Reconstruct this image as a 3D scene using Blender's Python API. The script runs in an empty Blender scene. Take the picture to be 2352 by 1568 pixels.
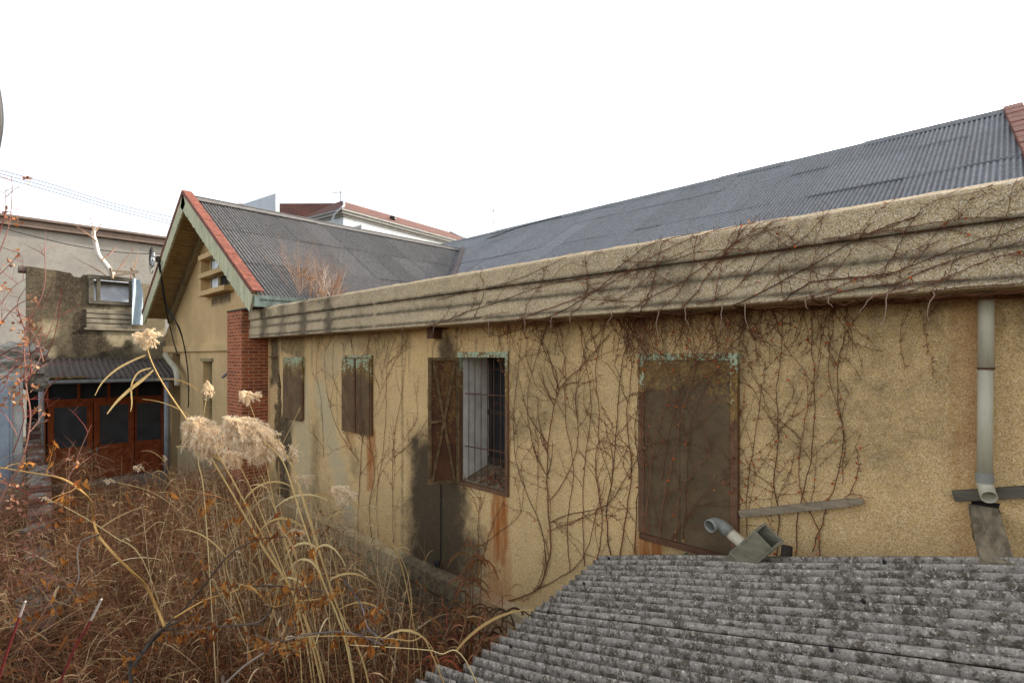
import bpy, math, random
import numpy as np
from mathutils import Vector, noise

R = math.radians
random.seed(7)
np.random.seed(7)
scene = bpy.context.scene
COL = scene.collection

# ------------------------------------------------------------------ camera model (eye at the origin)
S_, C_, FP = .6947, .7193, 1196.0        # heading 44 deg left of +Y, focal length for a 2352 wide frame
HZ = 820.0


def ray(px):
    xc = (px - 1176) / FP
    return (-S_ + xc * C_, C_ + xc * S_)


def at(px, py, y=None, x=None, z=None, t=None):
    rx, ry = ray(px)
    k = (HZ - py) / FP
    if y is not None:
        t = y / ry
    elif x is not None:
        t = x / rx
    elif z is not None:
        t = z / k
    return Vector((rx * t, ry * t, k * t))


def lin(r, g, b):
    def f(c):
        c /= 255.0
        return c / 12.92 if c <= .04045 else ((c + .055) / 1.055) ** 2.4
    return (f(r), f(g), f(b))


def sm(a, b, x):
    if a > b:
        return 1 - sm(b, a, x)
    if a == b:
        return 1.0 if x >= a else 0.0
    k = min(1, max(0, (x - a) / (b - a)))
    return k * k * (3 - 2 * k)


# ------------------------------------------------------------------ objects
def tag(o, label=None, cat=None, group=None, kind=None):
    if label:
        o['label'] = label
    if cat:
        o['category'] = cat
    if group:
        o['group'] = group
    if kind:
        o['kind'] = kind
    return o


def empty(name, loc, label, cat, group=None):
    o = bpy.data.objects.new(name, None)
    o.empty_display_size = .1
    COL.objects.link(o)
    o.location = loc
    return tag(o, label, cat, group)


def wloc(o):
    v = Vector((0, 0, 0))
    while o is not None:
        v += o.location
        o = o.parent
    return v


class MB:
    def __init__(s):
        s.v, s.f, s.c = [], [], []
        s.col = None

    def vert(s, p):
        s.v.append(tuple(p))
        s.c.append(s.col or (0, 0, 0))
        return len(s.v) - 1

    def quad(s, a, b, c, d):
        i = [s.vert(p) for p in (a, b, c, d)]
        s.f.append(tuple(i))

    def poly(s, pts):
        s.f.append(tuple(s.vert(p) for p in pts))

    def box(s, x0, x1, y0, y1, z0, z1):
        s.obox(Vector(((x0 + x1) / 2, (y0 + y1) / 2, (z0 + z1) / 2)), Vector(((x1 - x0) / 2, 0, 0)),
               Vector((0, (y1 - y0) / 2, 0)), Vector((0, 0, (z1 - z0) / 2)))

    def obox(s, c, a, b, d):
        c, a, b, d = Vector(c), Vector(a), Vector(b), Vector(d)
        if a.cross(b).dot(d) < 0:
            a = -a
        i = len(s.v)
        for sz in (-1, 1):
            for sx, sy in ((-1, -1), (1, -1), (1, 1), (-1, 1)):
                s.vert(c + a * sx + b * sy + d * sz)
        for q in ((3, 2, 1, 0), (4, 5, 6, 7), (0, 1, 5, 4), (1, 2, 6, 5), (2, 3, 7, 6), (3, 0, 4, 7)):
            s.f.append(tuple(i + k for k in q))

    def bar(s, p, q, w, h, up=(0, 0, 1)):
        """box from p to q, w wide sideways, h high along up"""
        p, q = Vector(p), Vector(q)
        d = (q - p)
        side = d.cross(Vector(up)).normalized()
        u = side.cross(d).normalized()
        s.obox((p + q) / 2, d / 2, side * w / 2, u * h / 2)

    def tube(s, pts, r, n=6, cap=True):
        pts = [Vector(p) for p in pts]
        m = len(pts)
        rr = r if isinstance(r, (list, tuple)) else [r] * m
        base = len(s.v)
        ref = None
        for k in range(m):
            d = pts[min(k + 1, m - 1)] - pts[max(k - 1, 0)]
            if d.length < 1e-9:
                d = Vector((0, 0, 1))
            d.normalize()
            if ref is None:
                ref = d.orthogonal().normalized()
            ref = ref - d * ref.dot(d)
            if ref.length < 1e-6:
                ref = d.orthogonal()
            ref.normalize()
            b = d.cross(ref)
            for j in range(n):
                a = 2 * math.pi * j / n
                s.vert(pts[k] + (ref * math.cos(a) + b * math.sin(a)) * rr[k])
        for k in range(m - 1):
            for j in range(n):
                j2 = (j + 1) % n
                s.f.append((base + k * n + j, base + k * n + j2, base + (k + 1) * n + j2, base + (k + 1) * n + j))
        if cap:
            s.f.append(tuple(base + j for j in reversed(range(n))))
            s.f.append(tuple(base + (m - 1) * n + j for j in range(n)))

    def pipe(s, pts, r, wall, n=16):
        """open hollow tube"""
        a0 = len(s.v)
        s.tube(pts, r, n, False)
        b0 = len(s.v)
        s.tube(list(pts), r - wall, n, False)
        nf = (len(pts) - 1) * n
        s.f[-nf:] = [tuple(reversed(f)) for f in s.f[-nf:]]
        m = len(pts) - 1
        for j in range(n):
            j2 = (j + 1) % n
            s.f.append((a0 + j2, a0 + j, b0 + j, b0 + j2))
            s.f.append((a0 + m * n + j, a0 + m * n + j2, b0 + m * n + j2, b0 + m * n + j))

    def ribbon(s, pts, w, nrm=None):
        pts = [Vector(p) for p in pts]
        m = len(pts)
        ww = w if isinstance(w, (list, tuple)) else [w] * m
        base = len(s.v)
        for k in range(m):
            d = (pts[min(k + 1, m - 1)] - pts[max(k - 1, 0)])
            side = d.cross(Vector(nrm)) if nrm is not None else d.orthogonal()
            if side.length < 1e-9:
                side = Vector((1, 0, 0))
            side.normalize()
            s.vert(pts[k] - side * ww[k] / 2)
            s.vert(pts[k] + side * ww[k] / 2)
        for k in range(m - 1):
            i = base + 2 * k
            s.f.append((i, i + 1, i + 3, i + 2))

    def prism_x(s, prof, x0, x1):
        """profile of (y,z) points extruded along x"""
        n = len(prof)
        a = [s.vert((x0, p[0], p[1])) for p in prof]
        b = [s.vert((x1, p[0], p[1])) for p in prof]
        for i in range(n):
            j = (i + 1) % n
            s.f.append((a[i], a[j], b[j], b[i]))
        s.f.append(tuple(reversed(a)))
        s.f.append(tuple(b))

    def rock(s, c, size, seed, sub=2, rough=.35):
        import bmesh
        bm = bmesh.new()
        bmesh.ops.create_icosphere(bm, subdivisions=sub, radius=1)
        i = len(s.v)
        for v in bm.verts:
            p = v.co
            k = 1 + rough * noise.noise(p * 1.4 + Vector((seed, seed * 2.3, 0))) + rough * .5 * noise.noise(p * 3.5 + Vector((seed, 0, 3)))
            s.vert(Vector(c) + Vector((p.x * size[0], p.y * size[1], p.z * size[2])) * k)
        for f in bm.faces:
            s.f.append(tuple(i + v.index for v in f.verts))
        bm.free()

    def build(s, name, mat, parent=None, smooth=False, bevel=0, color=False, loc=None):
        off = wloc(parent) if parent else (Vector(loc) if loc is not None else Vector((0, 0, 0)))
        me = bpy.data.meshes.new(name)
        v = np.array(s.v, dtype=np.float64).reshape(-1, 3) - np.array(off)
        me.from_pydata(v.tolist(), [], s.f)
        if color:
            a = me.color_attributes.new('col', 'FLOAT_COLOR', 'POINT')
            c = np.ones((len(s.v), 4), dtype=np.float32)
            c[:, :3] = np.array(s.c, dtype=np.float32)
            a.data.foreach_set('color', c.ravel())
        if smooth:
            me.polygons.foreach_set('use_smooth', [True] * len(me.polygons))
        me.materials.append(mat)
        me.update()
        o = bpy.data.objects.new(name, me)
        COL.objects.link(o)
        if parent:
            o.parent = parent
        else:
            o.location = off
        if bevel:
            md = o.modifiers.new('bevel', 'BEVEL')
            md.width = bevel
            md.segments = 2
            md.limit_method = 'ANGLE'
        return o


def catmull(P, n=6):
    P = [Vector(p) for p in P]
    if len(P) < 3:
        return [P[0].lerp(P[1], k / n) for k in range(n + 1)]
    out = []
    for i in range(len(P) - 1):
        p0, p1, p2, p3 = P[max(i - 1, 0)], P[i], P[i + 1], P[min(i + 2, len(P) - 1)]
        for k in range(n):
            t = k / n
            out.append(.5 * ((2 * p1) + (p2 - p0) * t + (2 * p0 - 5 * p1 + 4 * p2 - p3) * t * t + (3 * p1 - p0 - 3 * p2 + p3) * t ** 3))
    out.append(P[-1])
    return out


# ------------------------------------------------------------------ material kit
class NT:
    def __init__(s, name, rough=.9, spec=.3):
        s.m = bpy.data.materials.new(name)
        s.m.use_nodes = True
        s.t = s.m.node_tree
        s.n = s.t.nodes
        s.b = s.n['Principled BSDF']
        s.b.inputs['Roughness'].default_value = rough
        s.b.inputs['Specular IOR Level'].default_value = spec
        g = s.n.new('ShaderNodeNewGeometry')
        s.P = g.outputs['Position']
        s.N = g.outputs['Normal']

    def lk(s, a, b):
        s.t.links.new(a, b)

    def put(s, sock, v):
        if v is None:
            return
        if hasattr(v, 'is_output') or isinstance(v, bpy.types.NodeSocket):
            s.lk(v, sock)
        elif isinstance(v, tuple) and len(v) == 3 and sock.type == 'RGBA':
            sock.default_value = (*v, 1)
        else:
            sock.default_value = v

    def vec(s, scale, off=(0, 0, 0), src=None):
        m = s.n.new('ShaderNodeMapping')
        s.lk(src or s.P, m.inputs['Vector'])
        m.inputs['Scale'].default_value = scale
        m.inputs['Location'].default_value = off
        return m.outputs[0]

    def noise(s, scale, detail=3, rough=.55, vec=None, dist=0):
        n = s.n.new('ShaderNodeTexNoise')
        s.lk(vec or s.P, n.inputs['Vector'])
        n.inputs['Scale'].default_value = scale
        n.inputs['Detail'].default_value = detail
        n.inputs['Roughness'].default_value = rough
        n.inputs['Distortion'].default_value = dist
        return n.outputs['Fac']

    def voro(s, scale, vec=None, feature='F1'):
        n = s.n.new('ShaderNodeTexVoronoi')
        n.feature = feature
        s.lk(vec or s.P, n.inputs['Vector'])
        n.inputs['Scale'].default_value = scale
        return n.outputs['Distance'], n.outputs['Color']

    def rng(s, v, a, b, c=0., d=1.):
        n = s.n.new('ShaderNodeMapRange')
        n.interpolation_type = 'SMOOTHSTEP'
        s.put(n.inputs['Value'], v)
        n.inputs['From Min'].default_value = a
        n.inputs['From Max'].default_value = b
        n.inputs['To Min'].default_value = c
        n.inputs['To Max'].default_value = d
        return n.outputs[0]

    def op(s, o, a, b=0.):
        n = s.n.new('ShaderNodeMath')
        n.operation = o
        n.use_clamp = o in ('ADD', 'MULTIPLY', 'SUBTRACT') and False
        s.put(n.inputs[0], a)
        s.put(n.inputs[1], b)
        return n.outputs[0]

    def mix(s, f, a, b, mode='MIX'):
        n = s.n.new('ShaderNodeMix')
        n.data_type = 'RGBA'
        n.blend_type = mode
        n.clamp_factor = True
        s.put(n.inputs[0], f)
        s.put(n.inputs[6], a)
        s.put(n.inputs[7], b)
        return n.outputs[2]

    def attr(s, name):
        n = s.n.new('ShaderNodeAttribute')
        n.attribute_name = name
        return n.outputs['Color'], n.outputs['Fac']

    def sep(s, v):
        n = s.n.new('ShaderNodeSeparateXYZ')
        s.lk(v, n.inputs[0])
        return n.outputs

    def comb(s, x, y, z):
        n = s.n.new('ShaderNodeCombineXYZ')
        for i, v in enumerate((x, y, z)):
            s.put(n.inputs[i], v)
        return n.outputs[0]

    def bump(s, h, strength=.4, dist=.01):
        n = s.n.new('ShaderNodeBump')
        n.inputs['Strength'].default_value = strength
        n.inputs['Distance'].default_value = dist
        s.put(n.inputs['Height'], h)
        s.lk(n.outputs[0], s.b.inputs['Normal'])

    def done(s, col, rough=None):
        s.put(s.b.inputs['Base Color'], col)
        if rough is not None:
            s.put(s.b.inputs['Roughness'], rough)
        return s.m


def m_plain(name, c, rough=.8, var=.25, scale=6, spec=.3, streak=False, bump=0):
    t = NT(name, rough, spec)
    v = t.vec((1, 1, .15)) if streak else None
    n = t.noise(scale, 4, .6, v)
    n2 = t.noise(scale * 9, 2, .6, v)
    dark = tuple(k * (1 - var) for k in c)
    lite = tuple(min(1, k * (1 + var)) for k in c)
    col = t.mix(t.rng(n, .3, .7), dark, lite)
    col = t.mix(t.rng(n2, .45, .75, 0, .5), col, tuple(k * .7 for k in c))
    if bump:
        t.bump(n2, bump, .01)
    return t.done(col)


def m_stucco(name, base, grain_l, grain_d, grime, gs=75, gd=.5):
    t = NT(name, .95, .15)
    big = t.noise(1.1, 4, .6)
    mid = t.noise(7, 4, .65)
    col = t.mix(t.rng(big, .3, .7), tuple(k * .86 for k in base), tuple(k * 1.1 for k in base))
    col = t.mix(t.rng(mid, .5, .75, 0, .4), col, grime)
    d, c = t.voro(gs)
    r = t.sep(c)
    col = t.mix(t.rng(r[0], .62, .9, 0, gd), col, grain_l)
    col = t.mix(t.rng(r[1], .66, .92, 0, gd), col, grain_d)
    a, f = t.attr('col')
    q = t.sep(a)
    wob = t.noise(9, 4, .7)
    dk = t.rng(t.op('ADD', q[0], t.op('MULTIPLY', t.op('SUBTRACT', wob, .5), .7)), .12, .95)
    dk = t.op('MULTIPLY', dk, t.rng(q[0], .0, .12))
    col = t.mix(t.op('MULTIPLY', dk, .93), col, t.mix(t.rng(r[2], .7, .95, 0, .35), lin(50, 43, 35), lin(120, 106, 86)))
    sv = t.noise(16, 3, .6, t.vec((1, 1, .12)))
    ru = t.op('MULTIPLY', q[1], t.rng(sv, .25, .65, .35, 1))
    col = t.mix(ru, col, lin(150, 84, 34))
    pl = t.op('MULTIPLY', q[2], t.rng(mid, .3, .6, .5, 1))
    col = t.mix(pl, col, lin(176, 163, 132))
    fine = t.noise(gs * 1.3, 2, .6)
    t.bump(t.op('ADD', t.op('MULTIPLY', d, .5), fine), .3, .006)
    return t.done(col)


def m_slate(name, base, dark, lite, lich=.5, sc=9, attr=True, rough=.85, l0=.5, l1=.6):
    t = NT(name, rough, .25)
    n1 = t.noise(sc, 5, .65)
    n2 = t.noise(sc * 5, 4, .7)
    n3 = t.noise(sc * 14, 3, .7)
    col = t.mix(t.rng(n2, .35, .68), tuple(k * .72 for k in base), tuple(k * 1.25 for k in base))
    m = t.op('ADD', t.op('MULTIPLY', n1, .55), t.op('MULTIPLY', n2, .45))
    col = t.mix(t.rng(m, l0, l0 + .09, 0, lich), col, dark)
    n4 = t.noise(sc * 3.1, 4, .75, t.vec((1, 1, 1), (7, 3, 1)))
    col = t.mix(t.rng(n4, l1, l1 + .1, 0, lich), col, lite)
    col = t.mix(t.rng(n3, .62, .72, 0, .5 * lich), col, tuple(k * .5 for k in base))
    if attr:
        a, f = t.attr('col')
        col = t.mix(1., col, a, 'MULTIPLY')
    t.bump(t.op('ADD', n2, n3), .5, .012)
    return t.done(col)


def m_brick(name, c1, c2, mortar, bw=.19, bh=.064):
    t = NT(name, .9, .2)
    p = t.sep(t.P)
    u = t.op('ADD', p[0], p[1])
    v = t.comb(u, p[2], 0.)
    w = t.noise(14, 2)
    br = t.n.new('ShaderNodeTexBrick')
    t.lk(v, br.inputs['Vector'])
    br.inputs['Color1'].default_value = (*c1, 1)
    br.inputs['Color2'].default_value = (*c2, 1)
    br.inputs['Mortar'].default_value = (*mortar, 1)
    br.inputs['Scale'].default_value = 1
    br.inputs['Brick Width'].default_value = bw
    br.inputs['Row Height'].default_value = bh
    br.inputs['Mortar Size'].default_value = .006
    br.inputs['Mortar Smooth'].default_value = .3
    n = t.noise(25, 4, .65)
    col = t.mix(t.rng(n, .5, .75, 0, .5), br.outputs['Color'], tuple(k * .45 for k in c1))
    g = t.noise(2.2, 4, .6)
    col = t.mix(t.rng(g, .55, .75, 0, .5), col, lin(84, 60, 46))
    h = t.op('SUBTRACT', t.op('MULTIPLY', n, .3), br.outputs['Fac'])
    t.bump(h, .6, .008)
    return t.done(col)


def m_rust(name, z_lo, z_hi, paint=True, base=lin(92, 70, 58), ok=.85, mk=.74):
    """old sheet metal: brown rust, mint paint left near the top edge"""
    t = NT(name, .75, .3)
    n = t.noise(5, 4, .65)
    nf = t.noise(38, 4, .7)
    st = t.noise(22, 3, .6, t.vec((1, 1, .12)))
    col = t.mix(t.rng(n, .35, .65), tuple(k * .8 for k in base), tuple(k * 1.15 for k in base))
    col = t.mix(t.rng(nf, .55, .75, 0, .35), col, lin(108, 92, 74))
    if paint:
        z = t.sep(t.P)[2]
        zz = t.rng(z, z_lo, z_hi)
        k = t.op('ADD', zz, t.op('MULTIPLY', t.op('SUBTRACT', st, .5), .7))
        k = t.op('ADD', k, t.op('MULTIPLY', t.op('SUBTRACT', n, .5), 1.3))
        k = t.op('ADD', k, t.op('MULTIPLY', t.op('SUBTRACT', nf, .5), 1.5))
        oc = t.mix(t.rng(nf, .3, .7), lin(104, 70, 34), lin(152, 122, 58))
        col = t.mix(t.rng(k, .46, .62, 0, ok), col, oc)
        mint = t.mix(t.rng(nf, .35, .65), lin(136, 146, 116), lin(168, 180, 150))
        col = t.mix(t.rng(k, mk, mk + .1), col, mint)
    t.bump(nf, .4, .006)
    return t.done(col)


def m_wood(name, c, axis='x', var=.4, sc=1., moss=None):
    t = NT(name, .9, .15)
    s = {'x': (2, 30, 30), 'y': (30, 2, 30), 'z': (30, 30, 2)}[axis]
    s = tuple(k * sc for k in s)
    n = t.noise(1, 5, .7, t.vec(s), .3)
    n2 = t.noise(5, 4, .6)
    col = t.mix(t.rng(n, .3, .7), tuple(k * (1 - var) for k in c), tuple(k * (1 + var * .6) for k in c))
    col = t.mix(t.rng(n2, .5, .72, 0, .55), col, moss or tuple(k * .4 for k in c))
    t.bump(n, .5, .006)
    return t.done(col)


def m_veg(name, trans=.25, rough=.8):
    t = NT(name, rough, .15)
    a, f = t.attr('col')
    t.put(t.b.inputs['Base Color'], a)
    tr = t.n.new('ShaderNodeBsdfTranslucent')
    t.lk(a, tr.inputs['Color'])
    mx = t.n.new('ShaderNodeMixShader')
    mx.inputs[0].default_value = trans
    t.lk(t.b.outputs[0], mx.inputs[1])
    t.lk(tr.outputs[0], mx.inputs[2])
    t.lk(mx.outputs[0], t.n['Material Output'].inputs['Surface'])
    return t.m


def m_glass(name, c, rough=.12, spec=.5):
    t = NT(name, rough, spec)
    n = t.noise(3, 4, .6)
    return t.done(t.mix(t.rng(n, .3, .7), tuple(k * .8 for k in c), tuple(k * 1.2 for k in c)))


M = {}
M['stucco'] = m_stucco('ochre pebble dash', lin(206, 172, 118), lin(232, 214, 178), lin(128, 98, 58), lin(150, 130, 98), 190, .6)
M['parapet'] = m_stucco('grey pebble dash', lin(184, 162, 124), lin(224, 214, 196), lin(98, 86, 64), lin(140, 124, 94), 210, .8)
M['gable'] = m_stucco('smooth ochre render', lin(198, 168, 122), lin(210, 190, 150), lin(164, 136, 96), lin(164, 140, 104), 60, .3)
M['plinth'] = m_stucco('weathered plinth concrete', lin(178, 158, 120), lin(190, 180, 152), lin(90, 78, 56), lin(104, 92, 70), 60, .4)
M['oldwall'] = m_stucco('mouldy grey render', lin(132, 120, 96), lin(160, 150, 126), lin(120, 108, 80), lin(110, 102, 82), 40, .3)
M['sillwall'] = m_plain('patched sill render', lin(132, 124, 106), .95, .4, 3)
M['slate'] = m_slate('corrugated slate', lin(128, 130, 132), lin(84, 85, 86), lin(166, 168, 170), .5, 9)
M['wing_slate'] = m_slate('weathered wing slate', lin(118, 115, 112), lin(66, 62, 60), lin(150, 147, 142), .5, 10)
M['near_slate'] = m_slate('lichen covered slate', lin(152, 143, 132), lin(66, 56, 42), lin(206, 196, 180), .86, 18, True, .85, .465, .555)
M['awning_slate'] = m_slate('dirty awning slate', lin(100, 92, 86), lin(60, 54, 50), lin(128, 120, 112), .5, 8, False)
M['brick'] = m_brick('red brick', lin(170, 92, 58), lin(132, 68, 44), lin(178, 156, 126))
M['oldbrick'] = m_brick('old brick', lin(112, 74, 58), lin(88, 62, 52), lin(112, 106, 96))
M['redtile'] = m_plain('red verge tile', lin(116, 66, 50), .7, .35, 9)
M['mintwood'] = m_wood('peeling mint board', lin(190, 188, 156), 'z', .25, .5, lin(140, 156, 134))
M['fascia'] = m_plain('pale teal fascia', lin(100, 114, 106), .7, .3, 7)
M['soffit'] = m_wood('soffit plank', lin(176, 152, 112), 'y', .35, 1., lin(112, 88, 60))
M['rakebeam'] = m_wood('painted rake beam', lin(150, 136, 104), 'z', .25, .6)
M['greywood'] = m_wood('grey weathered wood', lin(142, 128, 108), 'x', .35)
M['darkwood'] = m_wood('dark weathered wood', lin(98, 92, 80), 'x', .4, .7)
M['blackwood'] = m_wood('blackened wood', lin(70, 62, 54), 'z', .4)
M['beamwood'] = m_wood('silvered beam wood', lin(136, 124, 102), 'y', .5, .8, lin(78, 66, 52))
M['rust_small'] = m_rust('rusty shutter, mint top', -.60, .10, True, lin(100, 78, 52), .8, .74)
M['rust_big'] = m_rust('rusty door sheet', -.62, .16, True, lin(94, 77, 54), .55, 1.02)
M['rust_leaf'] = m_rust('rusty open leaf', -2.2, 1.2, True, lin(88, 54, 33), .4, 1.05)
M['rust'] = m_rust('brown rust', 0, 1, False, lin(92, 62, 44))
M['mintmetal'] = m_rust('mint painted frame', -.9, .16, True, lin(104, 76, 54), .7, .84)
M['brace'] = m_plain('olive brace', lin(104, 82, 54), .8, .45, 14)
M['greenwood'] = m_wood('flaking green paint', lin(92, 132, 108), 'x', .3, 1., lin(120, 104, 76))
M['plaster'] = m_plain('pale reveal plaster', lin(216, 210, 198), .9, .15, 6)
M['dark'] = m_plain('dark interior', lin(34, 30, 28), .9, .2, 3)
M['crack'] = m_plain('broken brick core', lin(104, 84, 56), .95, .6, 14, bump=.8)
M['glass'] = m_glass('dusty dark glass', lin(46, 47, 49), .5, .15)
M['doorglass'] = m_glass('dull door glass', lin(64, 64, 66), .3, .3)
M['door'] = m_wood('orange brown door wood', lin(142, 72, 38), 'z', .25, .6, lin(98, 46, 28))
M['gutter'] = m_plain('grey gutter', lin(130, 134, 136), .5, .2, 5, .5)
M['pvc'] = m_plain('cream drain pipe', lin(176, 170, 148), .45, .12, 4, .4, True)
M['greypvc'] = m_plain('grey plastic fitting', lin(134, 134, 126), .45, .12, 6, .4)
M['pale'] = m_plain('pale painted wall', lin(186, 194, 200), .8, .07, 2)
M['palecornice'] = m_plain('pale grey cornice', lin(146, 148, 146), .8, .12, 3)
M['farwall'] = m_plain('far grey render', lin(134, 131, 124), .9, .12, .8)
M['farcornice'] = m_plain('brown grey cornice', lin(108, 94, 84), .8, .12, 2)
M['metalpanel'] = m_plain('blue grey metal panel', lin(140, 152, 164), .5, .15, 3, .4)
M['tarp'] = m_plain('pale blue sheet', lin(166, 182, 190), .6, .12, 3)
M['windowpane'] = m_glass('frosted pane', lin(214, 222, 232), .3)
M['concrete'] = m_plain('broken concrete', lin(146, 142, 132), .95, .35, 8, bump=.9)
M['cable'] = m_plain('black cable', lin(36, 34, 34), .6, .2, 10)
M['wire'] = m_plain('blue grey wire', lin(120, 130, 150), .6, .1, 1)
M['metal'] = m_plain('dull steel', lin(120, 118, 114), .5, .2, 10, .5)
M['soil'] = m_plain('dark leaf litter soil', lin(70, 54, 38), .95, .5, 5, bump=.8)
M['veg'] = m_veg('dry plant matter')
M['plume'] = m_veg('reed plume hair', .45)
M['bark'] = m_veg('bark', .0, .85)


def shingle():
    t = NT('brown shingles', .85, .2)
    p = t.sep(t.P)
    v = t.comb(t.op('ADD', t.op('MULTIPLY', p[1], 1.), t.op('MULTIPLY', p[0], .3)), p[2], 0.)
    br = t.n.new('ShaderNodeTexBrick')
    t.lk(v, br.inputs['Vector'])
    br.inputs['Color1'].default_value = (*lin(116, 76, 62), 1)
    br.inputs['Color2'].default_value = (*lin(86, 62, 57), 1)
    br.inputs['Mortar'].default_value = (*lin(74, 54, 50), 1)
    br.inputs['Scale'].default_value = 1
    br.inputs['Brick Width'].default_value = .6
    br.inputs['Row Height'].default_value = .16
    br.inputs['Mortar Size'].default_value = .02
    return t.done(br.outputs['Color'])


M['shingle'] = shingle()

D = 4.0            # main wall plane
YP = 3.64          # parapet front
GZ = -3.9          # ground
PX0 = -10.48       # right face of the brick pillar


def hn(x, z, s, o=0):
    return noise.noise(Vector((x * s, z * s, o)))


def WXZ(px, py, y=D):
    p = at(px, py, y=y)
    return p.x, p.z


# ------------------------------------------------------------------ ground
mb = MB()
n = 60
xs = [-60 + 80 * i / n for i in range(n + 1)]
ys = [-40 + 80 * i / n for i in range(n + 1)]
for i in range(n):
    for j in range(n):
        q = []
        for a, b in ((i, j), (i + 1, j), (i + 1, j + 1), (i, j + 1)):
            q.append((xs[a], ys[b], GZ + .08 * hn(xs[a], ys[b], .6)))
        mb.quad(*q)
L = 900
mb.quad((-L, -L, GZ - .12), (L, -L, GZ - .12), (L, L, GZ - .12), (-L, L, GZ - .12))
tag(mb.build('ground', M['soil']), 'dark soil of the overgrown yard', None, None, 'structure')

# ------------------------------------------------------------------ warehouse
wh = empty('warehouse', (-5, D, GZ), 'long ochre warehouse with grey corrugated roof and concrete parapet, covered in bare creepers', 'warehouse')


def grid_lines(a, b, step, cuts):
    pts = sorted(set([a, b] + [c for c in cuts if a < c < b]))
    out = []
    for p, q in zip(pts, pts[1:]):
        k = max(1, int(round((q - p) / step)))
        out += [p + (q - p) * i / k for i in range(k)]
    return out + [b]


W1 = (-9.665, -8.885, -1.113, .02)
W2 = (-7.447, -6.64, -1.125, .03)
W3 = (-4.71, -3.94, -1.47, 0.0)
_a = at(1472.6, 813, y=D)
_b = at(1697.5, 813, y=D)
W4 = (_a.x, _b.x, -1.49, .035)


def cap(x, z, a, b, r, soft, seed=0, wob=.5):
    """0..1 stain strength round a segment on the wall"""
    (ax, az), (bx, bz) = a, b
    dx, dz = bx - ax, bz - az
    L2 = dx * dx + dz * dz or 1e-9
    k = min(1, max(0, ((x - ax) * dx + (z - az) * dz) / L2))
    d = math.hypot(x - ax - k * dx, z - az - k * dz)
    d += wob * r * (hn(x, z, 1.6 / max(r, .12), seed) + .5 * hn(x, z, 5 / max(r, .12), seed + 3))
    return 1 - sm(r, r + soft, d)


def boxm(x, z, x0, x1, z0, z1, soft, seed=0, wob=.1):
    w = wob * (hn(x, z, 2.5, seed) + .6 * hn(x, z, 7, seed + 1))
    dx = max(x0 - x, x - x1) + w
    dz = max(z0 - z, z - z1) + w
    return (1 - sm(0, soft, dx)) * (1 - sm(0, soft, dz))


_r = random.Random(77)
DRIPS = [(_r.uniform(-10.3, 1.5), _r.uniform(.02, .09), _r.uniform(-.9, .25), _r.uniform(.2, .55)) for _q in range(70)]


XJ = WXZ(924, 1000)[0]


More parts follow.
